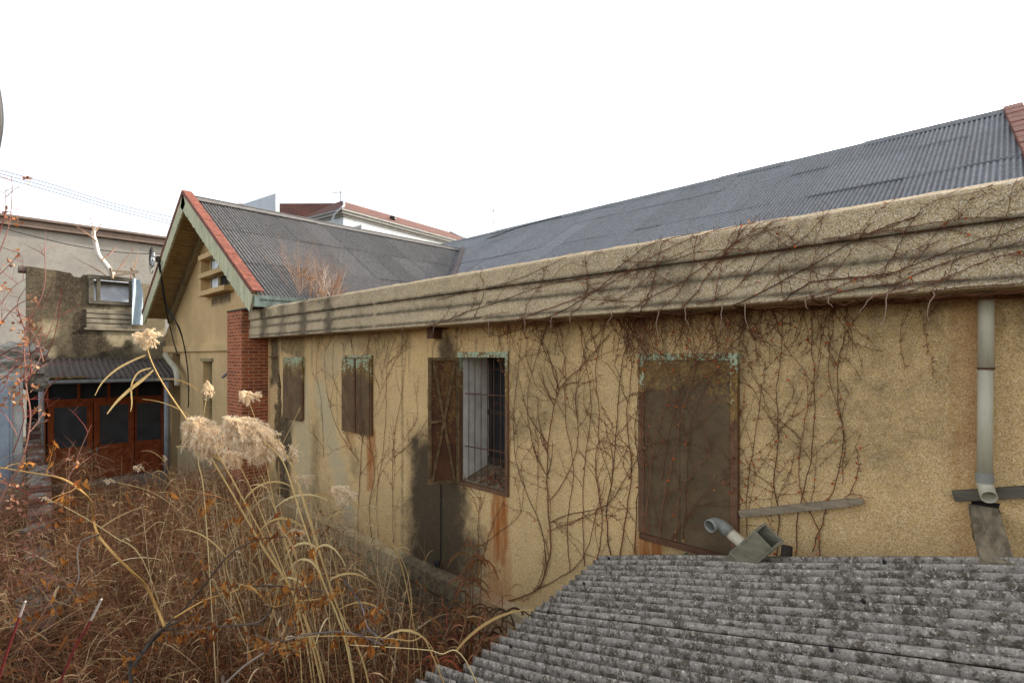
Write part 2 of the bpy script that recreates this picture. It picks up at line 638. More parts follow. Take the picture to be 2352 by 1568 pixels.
def wall_stain(x, z):
    dark = rust = pale = 0.
    # black run beside and below the open leaf
    dark = max(dark, 1.0 * boxm(x, z, -5.48, -4.86, -4, -1.2, .5, 1, .10))
    dark = max(dark, .95 * boxm(x, z, -5.16, -4.90, -2, -.95, .34, 2, .08))
    dark = max(dark, .8 * boxm(x, z, -5.5, -4.6, -4, -2.2, .7, 2, .12))
    dark = max(dark, .8 * cap(x, z, (-4.98, .1), (-4.95, .02), .08, .22, 5))
    # corner beside the pillar
    dark = max(dark, .75 * boxm(x, z, -10.3, -10.02, -.5, .5, .15, 4))
    dark = max(dark, .85 * boxm(x, z, -9.95, -9.62, -4, -1.1, .3, 6, .2))
    dark = max(dark, .6 * boxm(x, z, -9.9, -9.0, .12, .5, .15, 7))
    # under the parapet soffit
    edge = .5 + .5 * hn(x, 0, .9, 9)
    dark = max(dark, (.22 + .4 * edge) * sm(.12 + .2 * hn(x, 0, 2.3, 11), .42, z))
    # grey bloom on the right
    g = boxm(x, z, -1.55, -.27 + .06 * hn(z, x, 2, 2), -.42 + .18 * (x + 1), .5, .22, 12, .12)
    dark = max(dark, .36 * g)
    dark = max(dark, .42 * cap(x, z, (-1.0, -.25), (-.5, -.35), .12, .35, 14))
    dark = max(dark, .42 * cap(x, z, (-1.15, -.55), (-.6, -.62), .05, .3, 15))
    dark = max(dark, .4 * cap(x, z, (-3.6, -.15), (-3.0, -.5), .16, .4, 17))
    dark = max(dark, .45 * cap(x, z, (-3.4, .28), (-3.2, .2), .1, .25, 18))
    dark = max(dark, .4 * cap(x, z, (-6.9, .25), (-6.4, .05), .15, .3, 19))
    dark = max(dark, .34 * cap(x, z, (-8.3, .2), (-7.9, -.2), .15, .3, 20))
    # grey weathering toward the far end and a filled joint
    dark = max(dark, (.16 + .42 * sm(-.1, .5, hn(x * 1.6, z * .6, 1, 36))) * sm(-6.0, -7.6, x))
    dark = max(dark, .5 if abs(x - XJ) < .012 else 0)
    # drips that start under the soffit
    for (sx, sw, sz, ss) in DRIPS:
        if abs(x - sx) < sw * 2.5 and z > sz - .1:
            q = 1 - sm(.3, 1.0, abs(x - sx + .012 * hn(z, sx, 6)) / (sw * (.5 + .5 * sm(sz, .37, z)) + 1e-6))
            dark = max(dark, ss * q * sm(sz - .1, sz + .3, z))
    # cloudy soiling over the whole wall
    dark = max(dark, .46 * sm(.08, .6, hn(x, z * .7, .9, 34) + .5 * hn(x, z, 2.6, 35)))
    # foot of the wall
    dark = max(dark, (.25 + .4 * max(0, hn(x, 0, 1.1, 22))) * (1 - sm(-2.55, -2.2, z)))
    # grey washed fan under the second shutter
    a = WXZ(735, 900)
    b = WXZ(800, 1180)
    dark = max(dark, .30 * cap(x, z, WXZ(715, 1050), WXZ(740, 1180), .35, .4, 24))
    pale = max(pale, .85 * cap(x, z, a, b, .10, .22, 25))
    pale = max(pale, .7 * cap(x, z, WXZ(690, 900), WXZ(700, 1150), .14, .35, 26))
    pale = max(pale, .5 * cap(x, z, WXZ(800, 800), WXZ(760, 830), .15, .3, 27))
    # rust runs
    rust = max(rust, .9 * boxm(x, z, -6.78, -6.64, -1.9, -1.1, .06, 28, .04))
    rust = max(rust, .45 * boxm(x, z, -7.4, -7.2, -1.4, -1.1, .06, 29, .04))
    rust = max(rust, .95 * boxm(x, z, -4.14, -3.97, -2.25, -1.46, .07, 30, .05))
    rust = max(rust, .5 * boxm(x, z, -4.2, -3.95, -2.6, -2.0, .12, 31, .05))
    rust = max(rust, .9 * boxm(x, z, W4[0] - .02, W4[0] + .22, -2.1, -1.48, .06, 32, .05))
    rust = max(rust, .35 * boxm(x, z, -.22, -.14, -1.6, .3, .07, 33, .03))
    # crack ghosts
    return (dark, rust, pale)


def stain_grid(mb, x0, x1, z0, z1, y, fn, holes=(), step=.045):
    cx = [c for h in holes for c in h[:2]]
    cz = [c for h in holes for c in h[2:]]
    X = grid_lines(x0, x1, step, cx)
    Z = grid_lines(z0, z1, step, cz)
    idx = {}

    def vi(i, j):
        if (i, j) not in idx:
            mb.col = fn(X[i], Z[j])
            idx[i, j] = mb.vert((X[i], y, Z[j]))
        return idx[i, j]
    for i in range(len(X) - 1):
        for j in range(len(Z) - 1):
            mx, mz = (X[i] + X[i + 1]) / 2, (Z[j] + Z[j + 1]) / 2
            if any(h[0] < mx < h[1] and h[2] < mz < h[3] for h in holes):
                continue
            mb.f.append((vi(i, j), vi(i + 1, j), vi(i + 1, j + 1), vi(i, j + 1)))
    mb.col = None


CR = (-10.02, -9.78, -.95, -.30)     # broken plaster beside the pillar
CR2 = (-10.12, -9.86, -1.5, -1.02)
SK = (-.30, .05, -1.35, -.82)        # socket of the wooden beam
mb = MB()
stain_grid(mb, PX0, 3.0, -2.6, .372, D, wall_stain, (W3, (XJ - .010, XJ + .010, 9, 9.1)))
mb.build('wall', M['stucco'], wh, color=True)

# plinth, stepped
mb = MB()
prof = [(D + .3, -2.598), (D - .002, -2.60), (D - .13, -2.64), (D - .14, -2.83), (D - .10, -2.835), (D - .10, -2.86), (D - .13, -2.865),
        (D - .135, -3.08), (D - .115, -3.085), (D - .115, -3.1), (D - .15, -3.105), (D - .16, GZ - .2), (D + .3, GZ - .2)]


def plinth_stain(x, z):
    d = .7 * boxm(x, z, -5.6, -4.6, -3.3, -2.5, .7, 41, .2)
    d = max(d, (.16 + .3 * hn(x, z, .7, 42)) * (1 if z < -2.62 else .3))
    return (max(0, d), .5 * boxm(x, z, -4.2, -3.9, -2.9, -2.55, .1, 43), 0)


xs = grid_lines(PX0, 3.0, .12, [])
row = []
for x in xs:
    r = []
    for (py, pz) in prof:
        mb.col = plinth_stain(x, pz)
        jit = .008 * hn(x, pz, 3, 44)
        r.append(mb.vert((x, py + jit, pz + jit)))
    row.append(r)
for a, b in zip(row, row[1:]):
    for k in range(len(prof) - 1):
        mb.f.append((a[k], a[k + 1], b[k + 1], b[k]))
mb.col = None
mb.build('plinth', M['plinth'], wh, color=True)

# parapet with its three courses and sloping cap
mb = MB()
ctrl = [(D + .06, .36), (YP + .010, .357), (YP, .366), (YP, .400), (YP + .010, .404), (YP + .011, .553), (YP + .024, .557), (YP + .025, .697),
        (YP + .003, .701), (YP + .001, .868), (YP + .010, .884), (YP + .10, .925), (D + .18, .955), (D + .18, .40), (D + .06, .36)]
prof = []
for (p_, q_) in zip(ctrl, ctrl[1:]):
    m_ = max(1, int(abs(q_[1] - p_[1]) / .035)) if p_[0] < YP + .05 else 1
    for k in range(m_):
        prof.append((p_[0] + (q_[0] - p_[0]) * k / m_, p_[1] + (q_[1] - p_[1]) * k / m_))
prof.append(ctrl[-1])
PROF = [p_ for p_ in prof if p_[0] < YP + .12 and p_[1] >= .366]


def par_stain(x, z, k):
    st = .5 + .5 * hn(x * 2.4, z * .25, 1, 50)
    lf = 1 - .75 * sm(-8.5, -5.0, x)
    d = lf * (.22 + .78 * sm(.42, .8, st)) * .9
    end = boxm(x, z, -10.7, -10.02 + .12 * hn(z, x, 2, 3), 0, .84, .1, 51, .08)
    d *= (1 - .9 * end)
    d = max(d, .55 * sm(.45, .85, .5 + .5 * hn(x, z, 1.2, 52)) * sm(.40, .6, z) * (1 - sm(.84, .9, z)))
    for zg_ in (.403, .556, .700):
        d = max(d, .75 * (1 - sm(.002, .012, abs(z - zg_))))
    d = max(d, .5 * sm(.2, .55, hn(x, z * 2, .8, 59)))
    for sx in (-6.05, -3.95, -2.2, .4):
        if abs(x - sx) < .025:
            return (d * .4, .1, .5)
    pale = .45 * (1 - sm(-10.02, -9.9, x)) if z < .86 else 0
    pale = max(pale, .4 * sm(.3, .6, hn(x, z, 1.7, 55)) * (1 - lf))
    return (min(1, d), .12 * sm(.85, .9, z), pale)


xs = grid_lines(PX0 - .0, 3.0, .05, [])
row = []
for i, x in enumerate(xs):
    r = []
    for k, (py, pz) in enumerate(prof):
        mb.col = par_stain(x, pz, k)
        j = .004 * hn(x, pz * 3, 4, 56) + (.010 * hn(x, pz, 9, 57) if .86 < pz < .93 else 0)
        r.append(mb.vert((x, py + j * .6, pz + j)))
    row.append(r)
for a, b in zip(row, row[1:]):
    for k in range(len(prof) - 1):
        mb.f.append((a[k], b[k], b[k + 1], a[k + 1]))
mb.f.append(tuple(row[0][:-1]))
mb.col = None
mb.build('parapet', M['parapet'], wh, color=True)


# corrugated sheets
def corr(mb, O, across, down, width, length, pitch, amp, seg=6, rows=2, thick=0, tint=None, sag=0, seed=0, vt=.22):
    across, down = Vector(across).normalized(), Vector(down).normalized()
    nrm = across.cross(down).normalized()
    if nrm.z < 0:
        nrm = -nrm
    nw = int(round(width / pitch * seg))
    base = len(mb.v)
    for lay in ((0, 1) if thick else (0, )):
        for j in range(rows + 1):
            for i in range(nw + 1):
                u = width * i / nw
                w = length * j / rows
                p = Vector(O) + across * u + down * w
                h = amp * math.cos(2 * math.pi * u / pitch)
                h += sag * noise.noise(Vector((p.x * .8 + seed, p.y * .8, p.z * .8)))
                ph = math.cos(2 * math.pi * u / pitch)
                g_ = 1 + vt * (ph - .25)  # light crests and shaded valleys painted into the sheet colour
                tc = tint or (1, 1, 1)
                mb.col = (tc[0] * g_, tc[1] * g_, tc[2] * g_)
                mb.vert(p + nrm * (h - lay * thick))
    st = nw + 1
    lo = (rows + 1) * st
    for j in range(rows):
        for i in range(nw):
            a = base + j * st + i
            q = (a, a + 1, a + st + 1, a + st)
            mb.f.append(q)
            if thick:
                mb.f.append(tuple(k + lo for k in reversed(q)))
    if thick:
        for i in range(nw):
            a = base + i
            mb.f.append((a + 1, a, a + lo, a + lo + 1))
            a = base + rows * st + i
            mb.f.append((a, a + 1, a + lo + 1, a + lo))
        for j in range(rows):
            a = base + j * st
            mb.f.append((a, a + st, a + st + lo, a + lo))
            a += nw
            mb.f.append((a + st, a, a + lo, a + st + lo))
    mb.col = None


RIDGE_Y, RIDGE_Z, SL = 13.18, 4.52, .62
PIT = .0714
# sheets: courses down the slope, each of narrow sheets with their own tint and tiny lift
mb = MB()
dn = Vector((0, -1, -SL)).normalized()
nr = Vector((0, -SL, 1)).normalized()
starts = [0, 1.15, 2.95, 4.75, 6.55, 8.35]
for k, s0 in enumerate(starts):
    ln = (starts[k + 1] - s0 if k + 1 < len(starts) else .95) + .12
    x = -22.0
    xe = -.06 + .092 * (s0 + ln / 2) * .85
    while x < xe - .02:
        w = PIT * 10
        w = min(w, xe - x)
        g = random.uniform(.91, 1.07)
        O = Vector((x, RIDGE_Y, RIDGE_Z)) + dn * s0 + nr * (.012 * (len(starts) - k) * 0 - .014 * (k % 1) + random.uniform(0, .014))
        d2 = (dn + nr * (.006)).normalized()      # lower end rides over the next course
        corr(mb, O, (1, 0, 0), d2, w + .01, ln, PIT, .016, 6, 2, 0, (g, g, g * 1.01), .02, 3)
        x += w
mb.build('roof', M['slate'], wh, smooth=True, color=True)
mb = MB()
x = -21.9
while x < -.1:
    w = random.uniform(1.5, 1.8)
    z = RIDGE_Z + .045 + random.uniform(-.012, .012)
    x1 = min(x + w, 0)
    pr = [(RIDGE_Y - .2, z - .15), (RIDGE_Y - .18, z - .12), (RIDGE_Y - .04, z - .005), (RIDGE_Y + .04, z - .005), (RIDGE_Y + .18, z - .12), (RIDGE_Y + .2, z - .15)]
    mb.prism_x(pr, x, x1 + .02)
    x += w
for v in range(len(mb.v)):
    mb.c[v] = (.9, .9, .9)
mb.build('ridge_cap', M['slate'], wh, color=True)
# red verge at the right-hand end
mb = MB()
p0 = Vector((.08, RIDGE_Y + .1, RIDGE_Z + .12))
k = 0
for k in range(30):
    dk = (dn + Vector((.078, 0, 0))).normalized()
    a = Vector((-.03, RIDGE_Y, RIDGE_Z + .05)) + dk * (k * .33)
    b = a + dk * .34
    mb.bar(a + nr * (.003 * (k % 2)), b + nr * (.008 + .003 * (k % 2)), .26, .09, nr)
mb.build('verge_tile', M['redtile'], wh, bevel=.01)
mb = MB()
mb.poly([(.0, RIDGE_Y, RIDGE_Z - .1), (.75, 4.2, RIDGE_Z - .1 - SL * 8.98), (.75, 4.2, -2.6), (.0, 22, -2.6), (.0, 22, RIDGE_Z - .1 - SL * 8.82)])
mb.quad((-22, RIDGE_Y + .01, RIDGE_Z - .02), (.2, RIDGE_Y + .01, RIDGE_Z - .02), (.2, 22, RIDGE_Z - SL * 8.8), (-22, 22, RIDGE_Z - SL * 8.8))
for v in range(len(mb.v)):
    mb.c[v] = (0, 0, 0)
mb.build('gable_end', M['gable'], wh, color=True)
# valley tile between the two roofs
mb = MB()
pa = Vector((-14.2 + .25, 11.95, 3.86 - .1))
pb = Vector((-14.2 + 4.2, 8.0, 3.92 - .62 * 4.2 + .02))
mb.tube([pa.lerp(pb, q / 12) + Vector((0, 0, .03 + .012 * (q % 2))) for q in range(13)], [.1] * 13, 8)
mb.build('valley_tile', m_plain('dark valley tile', lin(84, 76, 74), .8, .3, 6), wh, smooth=True)


# windows ----------------------------------------------------------
def frame_mb(mb, w, fw, y0, y1, sides='tblr'):
    x0, x1, z0, z1 = w
    if 't' in sides:
        mb.box(x0 - fw, x1 + fw, y0, y1, z1, z1 + fw)
    if 'b' in sides:
        mb.box(x0 - fw, x1 + fw, y0, y1, z0 - fw, z0)
    if 'l' in sides:
        mb.box(x0 - fw, x0, y0 + .001, y1, z0, z1)
    if 'r' in sides:
        mb.box(x1, x1 + fw, y0 + .001, y1, z0, z1)


def rivets(mb, xs_, zs_, y):
    for x in xs_:
        for z in zs_:
            mb.rock((x, y, z), (.008, .006, .008), 1, 1, 0)


# two small shuttered windows
mb = MB()
frame_mb(mb, (W1[0] + .04, W1[1] - .02, W1[2] + .03, W1[3] - .05), .03, D - .045, D + .03, 'tr')
w = mb.build('shuttered_window', M['mintmetal'], wh)
mb = MB()
mb.box(W1[0], W1[1] - .03, D - .05, D - .028, W1[2], W1[3] - .05)
mb.bar((W1[0] + .02, D - .055, W1[2] + .02), (W1[1] - .05, D - .055, W1[2] + .02), .012, .02)
mb.build('shutter', M['rust_small'], w, bevel=.004)
mb = MB()
frame_mb(mb, (W2[0] + .03, W2[1] - .03, W2[2] + .03, W2[3] - .04), .035, D - .04, D + .03, 'tblr')
w = mb.build('shuttered_window', M['mintmetal'], wh)
xm = W2[0] + (W2[1] - W2[0]) * .47
for (a, b, dy) in ((W2[0], xm - .005, .0), (xm + .03, W2[1] - .02, .008)):
    mb = MB()
    mb.box(a, b, D - .062 + dy, D - .042 + dy, W2[2], W2[3] - .06)
    rivets(mb, (a + .02, b - .02), [W2[2] + .08 + .16 * q for q in range(7)], D - .063 + dy)
    mb.build('shutter', M['rust_small'], w, bevel=.004)
mb = MB()
mb.box(xm - .012, xm + .035, D - .066, D - .045, W2[2], W2[3] - .05)
mb.build('cover_strip', M['rust'], w)

# the barred window with its leaf swung open
mb = MB()
x0, x1, z0, z1 = W3
DEP = .5
mb.quad((x0, D, z0), (x0, D, z1), (x0, D + DEP, z1), (x0, D + DEP, z0))
mb.quad((x1, D, z1), (x1, D, z0), (x1, D + DEP, z0), (x1, D + DEP, z1))
mb.quad((x0, D, z1), (x1, D, z1), (x1, D + DEP, z1), (x0, D + DEP, z1))
w = mb.build('barred_window', M['plaster'], wh)
mb = MB()
mb.quad((x0, D, z0), (x1, D, z0), (x1, D + DEP, z0 + .16), (x0, D + DEP, z0 + .16))
mb.build('sill', m_plain('dirty sill', lin(120, 104, 84), .95, .4, 9, bump=.4), w)
mb = MB()
mb.box(x0 - .03, x1 + .03, D - .02, D + .03, z1 - .004, z1 + .06)
mb.box(x1 - .01, x1 + .03, D - .021, D + .03, z0 - .03, z1 - .005)
mb.box(x0 - .03, x1 - .011, D - .02, D + .03, z0 - .03, z0 + .012)
mb.box(x0 - .03, x0 + .012, D - .021, D + .03, z0 + .013, z1 - .005)
mb.build('frame', M['mintmetal'], w)
mb = MB()
for q in range(7):
    x = x0 + .07 + q * (x1 - x0 - .1) / 6.3
    mb.tube([(x + .004 * hn(x, z0 + h * .1, 3), D + .07, z0 + .02 + (z1 - z0 - .02) * h / 10) for h in range(11)], .0055, 5)
for z in (z1 - .43, z0 + .42):
    mb.tube([(x0 + .02, D + .058, z), (x1 - .02, D + .058, z + .004)], .007, 5)
mb.build('security_grille', M['rust'], w)
mb = MB()
yb = D + DEP - .005
for (a, b, c, d) in ((x0, x0 + .06, z0 + .16, z1), (x1 - .03, x1, z0 + .16, z1), ((x0 + x1) / 2 - .03, (x0 + x1) / 2 + .03, z0 + .16, z1)):
    mb.box(a, b, yb - .04, yb, c, d)
for (c, d) in ((z0 + .155, z0 + .24), (z0 + .76, z0 + .82), (z1 - .05, z1)):
    mb.box(x0, x1, yb - .05, yb - .005, c, d)
mb.build('sash', M['blackwood'], w)
mb = MB()
mb.quad((x0, yb - .02, z0 + .16), (x1, yb - .02, z0 + .16), (x1, yb - .02, z1), (x0, yb - .02, z1))
mb.build('pane', M['glass'], w)
# litter on the sill
mb = MB()
rs = random.Random(4)
for q in range(230):
    u = rs.random() ** .6
    x = x0 + .12 + (x1 - x0 - .14) * u
    y = D + .03 + rs.random() * .36
    z = z0 + .018 + (y - D) * .32 + rs.random() * .07 * u
    mb.col = rs.choice([lin(150, 76, 36), lin(108, 60, 34), lin(80, 62, 46), lin(176, 96, 48), lin(168, 140, 100)])
    d = Vector((rs.uniform(-1, 1), rs.uniform(-1, 1), rs.uniform(-.3, .5)))
    d = d.normalized() * rs.uniform(.02, .05)
    mb.ribbon([(x, y, z), Vector((x, y, z)) + d], rs.uniform(.006, .025), (rs.uniform(-.5, .5), rs.uniform(-.5, .5), 1))
mb.col = None
tag(mb.build('leaf_litter', M['veg'], color=True), 'orange dead leaves heaped on the sill behind the window bars', 'leaf litter', None, 'stuff')
# open leaf
h0 = Vector((-4.725, D - .01, 0))
h1 = Vector((-4.893, 3.664, 0))
dv = (h1 - h0)
wd = dv.length
dv.normalize()
nv = Vector((dv.y, -dv.x, 0))         # towards the camera side of the leaf
if nv.dot(Vector((0, 0, 0)) - h0) < 0:
    nv = -nv
zt, zb = -.005, -1.475
mb = MB()
mid = h0 + dv * wd / 2
mb.obox(mid + Vector((0, 0, (zt + zb) / 2)), dv * wd / 2, nv * .003, Vector((0, 0, (zt - zb) / 2)))
lf = mb.build('open_shutter', M['rust_leaf'], wh)
mb = MB()
for (u, ww) in ((.018, .036), (wd - .018, .036)):
    mb.obox(h0 + dv * u + nv * .016 + Vector((0, 0, (zt + zb) / 2)), dv * ww / 2, nv * .013, Vector((0, 0, (zt - zb) / 2)))
for z in (zt - .018, zb + .018):
    mb.obox(mid + nv * .015 + Vector((0, 0, z)), dv * (wd / 2 - .037), nv * .012, Vector((0, 0, .018)))
zm = zb + .53 * (zt - zb)


def lp(u, z, k=.02):
    return h0 + dv * u + nv * k + Vector((0, 0, z))


mb.bar(lp(.05, zt - .05), lp(wd - .05, zb + .04), .03, .014, nv)
mb.bar(lp(wd - .06, zt - .05, .024), lp(.06, zb + .04, .024), .03, .014, nv)
mb.bar(lp(wd / 2, zb + .5 * (zt - zb), .03), lp(wd, zb + .49 * (zt - zb), .03), .03, .012, nv)
mb.build('brace', M['brace'], lf)

# tall double sheet-metal door / shutter
x0, x1, z0, z1 = W4
mb = MB()
frame_mb(mb, (x0 + .055, x1 - .05, z0, z1 - .06), .055, D - .05, D + .02, 'tlr')
w = mb.build('metal_hatch', M['mintmetal'], wh)
xm = x0 + (x1 - x0) * .457
for (a, b) in ((x0 + .058, xm - .002), (xm + .002, x1 - .053)):
    mb = MB()
    mb.box(a, b, D - .046, D - .02, z0 + .0, z1 - .065)
    rivets(mb, [a + .03, (a + b) / 2, b - .03], [z0 + .06 + .17 * q for q in range(9)], D - .047)
    mb.build('leaf', M['rust_big'], w)
mb = MB()
mb.box(x0 + .02, x1 - .02, D - .07, D - .02, z0 - .05, z0 - .002)
mb.build('sill', M['rust'], w)

# broken green frame under the hatch
mb = MB()
a = at(1567, 1255, y=D - .03)
b = at(1640, 1268, y=D - .03)
mb.box(a.x - .02, a.x + .04, D - .06, D - .004, -1.95, -1.60)
mb.bar((a.x + .02, D - .035, -1.60), (x1 - .05, D - .035, -1.66), .05, .06)
mb.build('green_frame', M['greenwood'], wh, bevel=.004)

# broken plaster with brick core beside the pillar
mb = MB()
for q in range(60):
    u = q / 59
    z = -.28 - u * 1.75
    cx = -9.93 - .07 * sm(.35, .6, u) + .05 * hn(0, z, 4, 60)
    wdt = (.10 if u < .4 else .16) * (.55 + .6 * abs(hn(1, z, 5, 61))) * (1 - .7 * sm(.9, 1, u)) * sm(0, .08, u)
    mb.box(cx - wdt, cx + wdt, D - .004 - .004 * ((q * 7) % 5), D + .01, z - .016, z + .0165)
mb.build('broken_plaster', M['crack'], wh)
# iron hooks and small lamp bracket
mb = MB()
mb.bar((-10.3, D - .05, -.0), (-9.93, D - .05, .0), .02, .02)
mb.build('iron_rod', M['rust'], wh)
mb = MB()
p = at(998, 768, y=D - .07)
mb.box(p.x - .06, p.x + .06, D - .14, D - .003, p.z - .05, .352)
mb.build('light_bracket', M['rust'], wh, bevel=.005)
# conduit along the plinth
mb = MB()
mb.tube([(x, D - .19, -3.68 + .01 * hn(x, 0, 1)) for x in np.linspace(-10.3, -2, 30)], .022, 6)
mb.build('conduit', M['metal'], wh, smooth=True)
# earth wire on the black stain
mb = MB()
p = at(1012, 1110, y=D - .012)
mb.tube([(p.x, D - .012, p.z), (p.x + .004, D - .012, -1.9), (p.x, D - .012, -2.5)], .006, 5)
mb.rock((p.x - .03, D - .05, -2.52), (.06, .03, .06), 3, 1, .5)
mb.build('earth_wire', M['cable'], wh)

# ------------------------------------------------------------------ drain pipe etc. on the wall
dp = empty('drain_pipe', (at(2265, 900, y=3.9).x, 3.9, -1.0), 'cream plastic downpipe under the parapet at the right of the ochre wall', 'pipe')
X = dp.location.x
zj = at(2265, 846, y=3.9).z
zb = at(2265, 1100, y=3.9).z
mb = MB()
mb.tube([(X, 3.9, .40), (X, 3.9, zj)], .036, 20)
mb.tube([(X - .002, 3.9, zj), (X - .006, 3.9, zb)], .0345, 20)
mb.build('pipe', M['pvc'], dp, smooth=True)
mb = MB()
mb.tube([(X, 3.9, zj + .006), (X, 3.9, zj - .006)], .0385, 20)
mb.build('joint', M['rust'], dp, smooth=False)
mb = MB()
mb.tube([(X - .006, 3.9, zb + .035), (X - .006, 3.9, zb - .02)], .040, 20)
mb.build('collar', M['greypvc'], dp)
mb = MB()
q = [(X - .006, 3.9, zb - .0)]
for k in range(9):
    a = R(75) * k / 8
    q.append((X - .006 + .02 * (k / 8), 3.9 - .07 * (1 - math.cos(a)), zb - .02 - .07 * math.sin(a)))
mb.pipe(q, .037, .004, 20)
mb.build('elbow', M['pvc'], dp, smooth=True)

mb = MB()
a = at(1699, 1180, y=3.95)
b = at(1983, 1150, y=3.95)
n_ = 10
for k in range(n_):
    p, r = a.lerp(b, k / n_), a.lerp(b, (k + 1) / n_)
    hh = .05 * (1 if k < n_ - 1 else .75)
    mb.bar(p, r, .035, hh)
tag(mb.build('wooden_board', M['greywood'], bevel=.003), 'long grey weathered batten leaning up to the right beside the rusty metal hatch', 'board')
mb = MB()
a = at(2190, 1139, y=3.965)
b = at(2400, 1126, y=3.965)
mb.bar(a, b, .035, .062)
tag(mb.build('wooden_board', M['darkwood'], bevel=.003), 'dark greenish batten passing behind the foot of the cream downpipe', 'board')

mb = MB()
a = at(2258, 1168, y=4.02)
b = at(2292, 1300, y=3.35)
mb.bar(a, b, .125, .05)
tag(mb.build('wooden_beam', M['beamwood'], bevel=.004), 'dark wooden beam jutting from a hole in the wall under the downpipe mouth', 'beam')
mb = MB()
for q in range(40):
    u = q / 39
    z = a.z + .045 - u * .23
    x = a.x + .06 * hn(z, 0, 9, 3) * .4
    mb.box(x - .045 + .01 * hn(z, 1, 20), x + .078 + .012 * hn(z, 2, 20) - .05 * u, D - .0035, D + .01, z - .0035, z + .0035)
mb.build('beam_socket', M['dark'], wh)

# square wooden trough and vent pipe standing behind the shed roof
M['ductwood'] = m_wood('grey duct wood', lin(128, 122, 104), 'x', .35, .7, lin(84, 82, 66))
tr = empty('wooden_trough', at(1735, 1240, y=3.75), 'grey square wooden duct with a dark open end sticking up behind the shed roof', 'duct')
mb = MB()
a = at(1640, 1345, y=3.60)
b = at(1766, 1230, y=3.46)
d = (b - a).normalized()
sd = d.cross(Vector((0, 1, 0))).normalized()
nn = sd.cross(d).normalized()
for s in (-1, 1):
    mb.obox((a + b) / 2 + sd * .066 * s, (b - a) / 2, nn * .075, sd * .009)
    mb.obox((a + b) / 2 + nn * .066 * s, (b - a) / 2 * .995, nn * .009, sd * .057)
mb.build('casing', M['ductwood'], tr, bevel=.003)
mb = MB()
c = a.lerp(b, .6)
ring = [c + sd * .078 * i + nn * .08 * j for i, j in ((1, 1), (1, -1), (-1, -1), (-1, 1), (1, 1))]
mb.tube(ring, .0045, 5)
mb.build('strap', M['greypvc'], tr)

vp = empty('vent_pipe', at(1690, 1240, y=3.68), 'rust streaked white vent pipe with a grey elbow in front of the metal hatch', 'pipe')
pA = at(1760, 1295, y=3.76)
pB = at(1668, 1216, y=3.76)
d = (pB - pA).normalized()
mb = MB()
mb.tube([pA, pB], .040, 18)


def m_rustpipe():
    t = NT('rust streaked white pipe', .5, .4)
    n = t.noise(9, 5, .7)
    n2 = t.noise(30, 3, .6)
    col = t.mix(t.rng(t.op('ADD', n, t.op('MULTIPLY', n2, .25)), .62, .72), lin(196, 186, 162), lin(134, 80, 44))
    return t.done(col)


mb.build('pipe', m_rustpipe(), vp, smooth=True)
mb = MB()
pts = [pB - d * .03, pB + d * .02]
tgt = at(1622, 1212, y=3.64) - pB
e = (tgt - d * tgt.dot(d)).normalized()
for k in range(1, 9):
    a = R(88) * k / 8
    pts.append(pB + d * .02 + d * .062 * math.sin(a) + e * .062 * (1 - math.cos(a)))
pts.append(pts[-1] + (pts[-1] - pts[-2]).normalized() * .03)
mb.pipe(pts, .046, .005, 18)
mb.build('elbow', M['greypvc'], vp, smooth=True)
mb = MB()
a = at(1805, 1300, y=3.8)
b = at(1808, 1252, y=3.85)
mb.bar(a, b, .06, .05, (0, 1, 0))
tag(mb.build('wood_block', M['blackwood'], bevel=.004), 'short dark timber stub poking up behind the shed roof right of the duct', 'timber')

# ------------------------------------------------------------------ gable wing
YG, YW = 3.48, 4.16
AX, AZ, WS = -14.2, 3.92, .62
EXR, EXL = -9.72, -18.45
gh = empty('gable_house', (-14.2, YW, GZ), 'ochre gabled wing with red verge tiles, deep plank eaves and a brick pillar', 'house')


def wz(x):
    return AZ - WS * abs(x - AX)


def gable_stain(x, z):
    d = .45 * sm(.1, .5, hn(x * 2, z * .3, 1, 70)) * .6
    d = max(d, .8 * cap(x, z, (-14.4, 1.4), (-13.2, 1.42), .05, .18, 71))
    d = max(d, .5 * boxm(x, z, -20, -17.9, .2, 2, .5, 72))
    d = max(d, .6 * boxm(x, z, -20, -10, -5, -2.6, .8, 73))
    return (d, 0, 0)


GD = (-18.2, -17.35, -3.6, .1)     # dark door gap
GW = (-15.2, -14.45, -1.7, -.05)   # tall narrow window
mb = MB()
X = grid_lines(-19.2, PX0 - .05, .12, [GD[0], GD[1], GW[0], GW[1]])
Z = grid_lines(GZ, 4.0, .12, [GD[2], GD[3], GW[2], GW[3]])
idx = {}


def vi(i, j):
    if (i, j) not in idx:
        zz = min(Z[j], wz(X[i]) - .24)
        mb.col = gable_stain(X[i], zz)
        idx[i, j] = mb.vert((X[i], YW, zz))
    return idx[i, j]


for i in range(len(X) - 1):
    for j in range(len(Z) - 1):
        if Z[j] > max(wz(X[i]), wz(X[i + 1])) - .24:
            continue
        mx, mz = (X[i] + X[i + 1]) / 2, (Z[j] + Z[j + 1]) / 2
        if any(h[0] < mx < h[1] and h[2] < mz < h[3] for h in (GD, GW)):
            continue
        mb.f.append((vi(i, j), vi(i + 1, j), vi(i + 1, j + 1), vi(i, j + 1)))
mb.col = None
mb.build('wall', M['gable'], gh, color=True)
mb = MB()
mb.box(-19.0, PX0 - .82, YW - .07, YW + .02, .146, .33)
mb.build('belt_course', M['gable'], gh, bevel=.01)
# plinth of the wing
mb = MB()
mb.box(-17.2, PX0 - .82, YW - .10, YW + .02, -3.3, -2.55)
mb.box(-17.2, PX0 - .82, YW - .14, YW + .02, GZ, -3.302)
mb.build('plinth', M['plinth'], gh, bevel=.01)
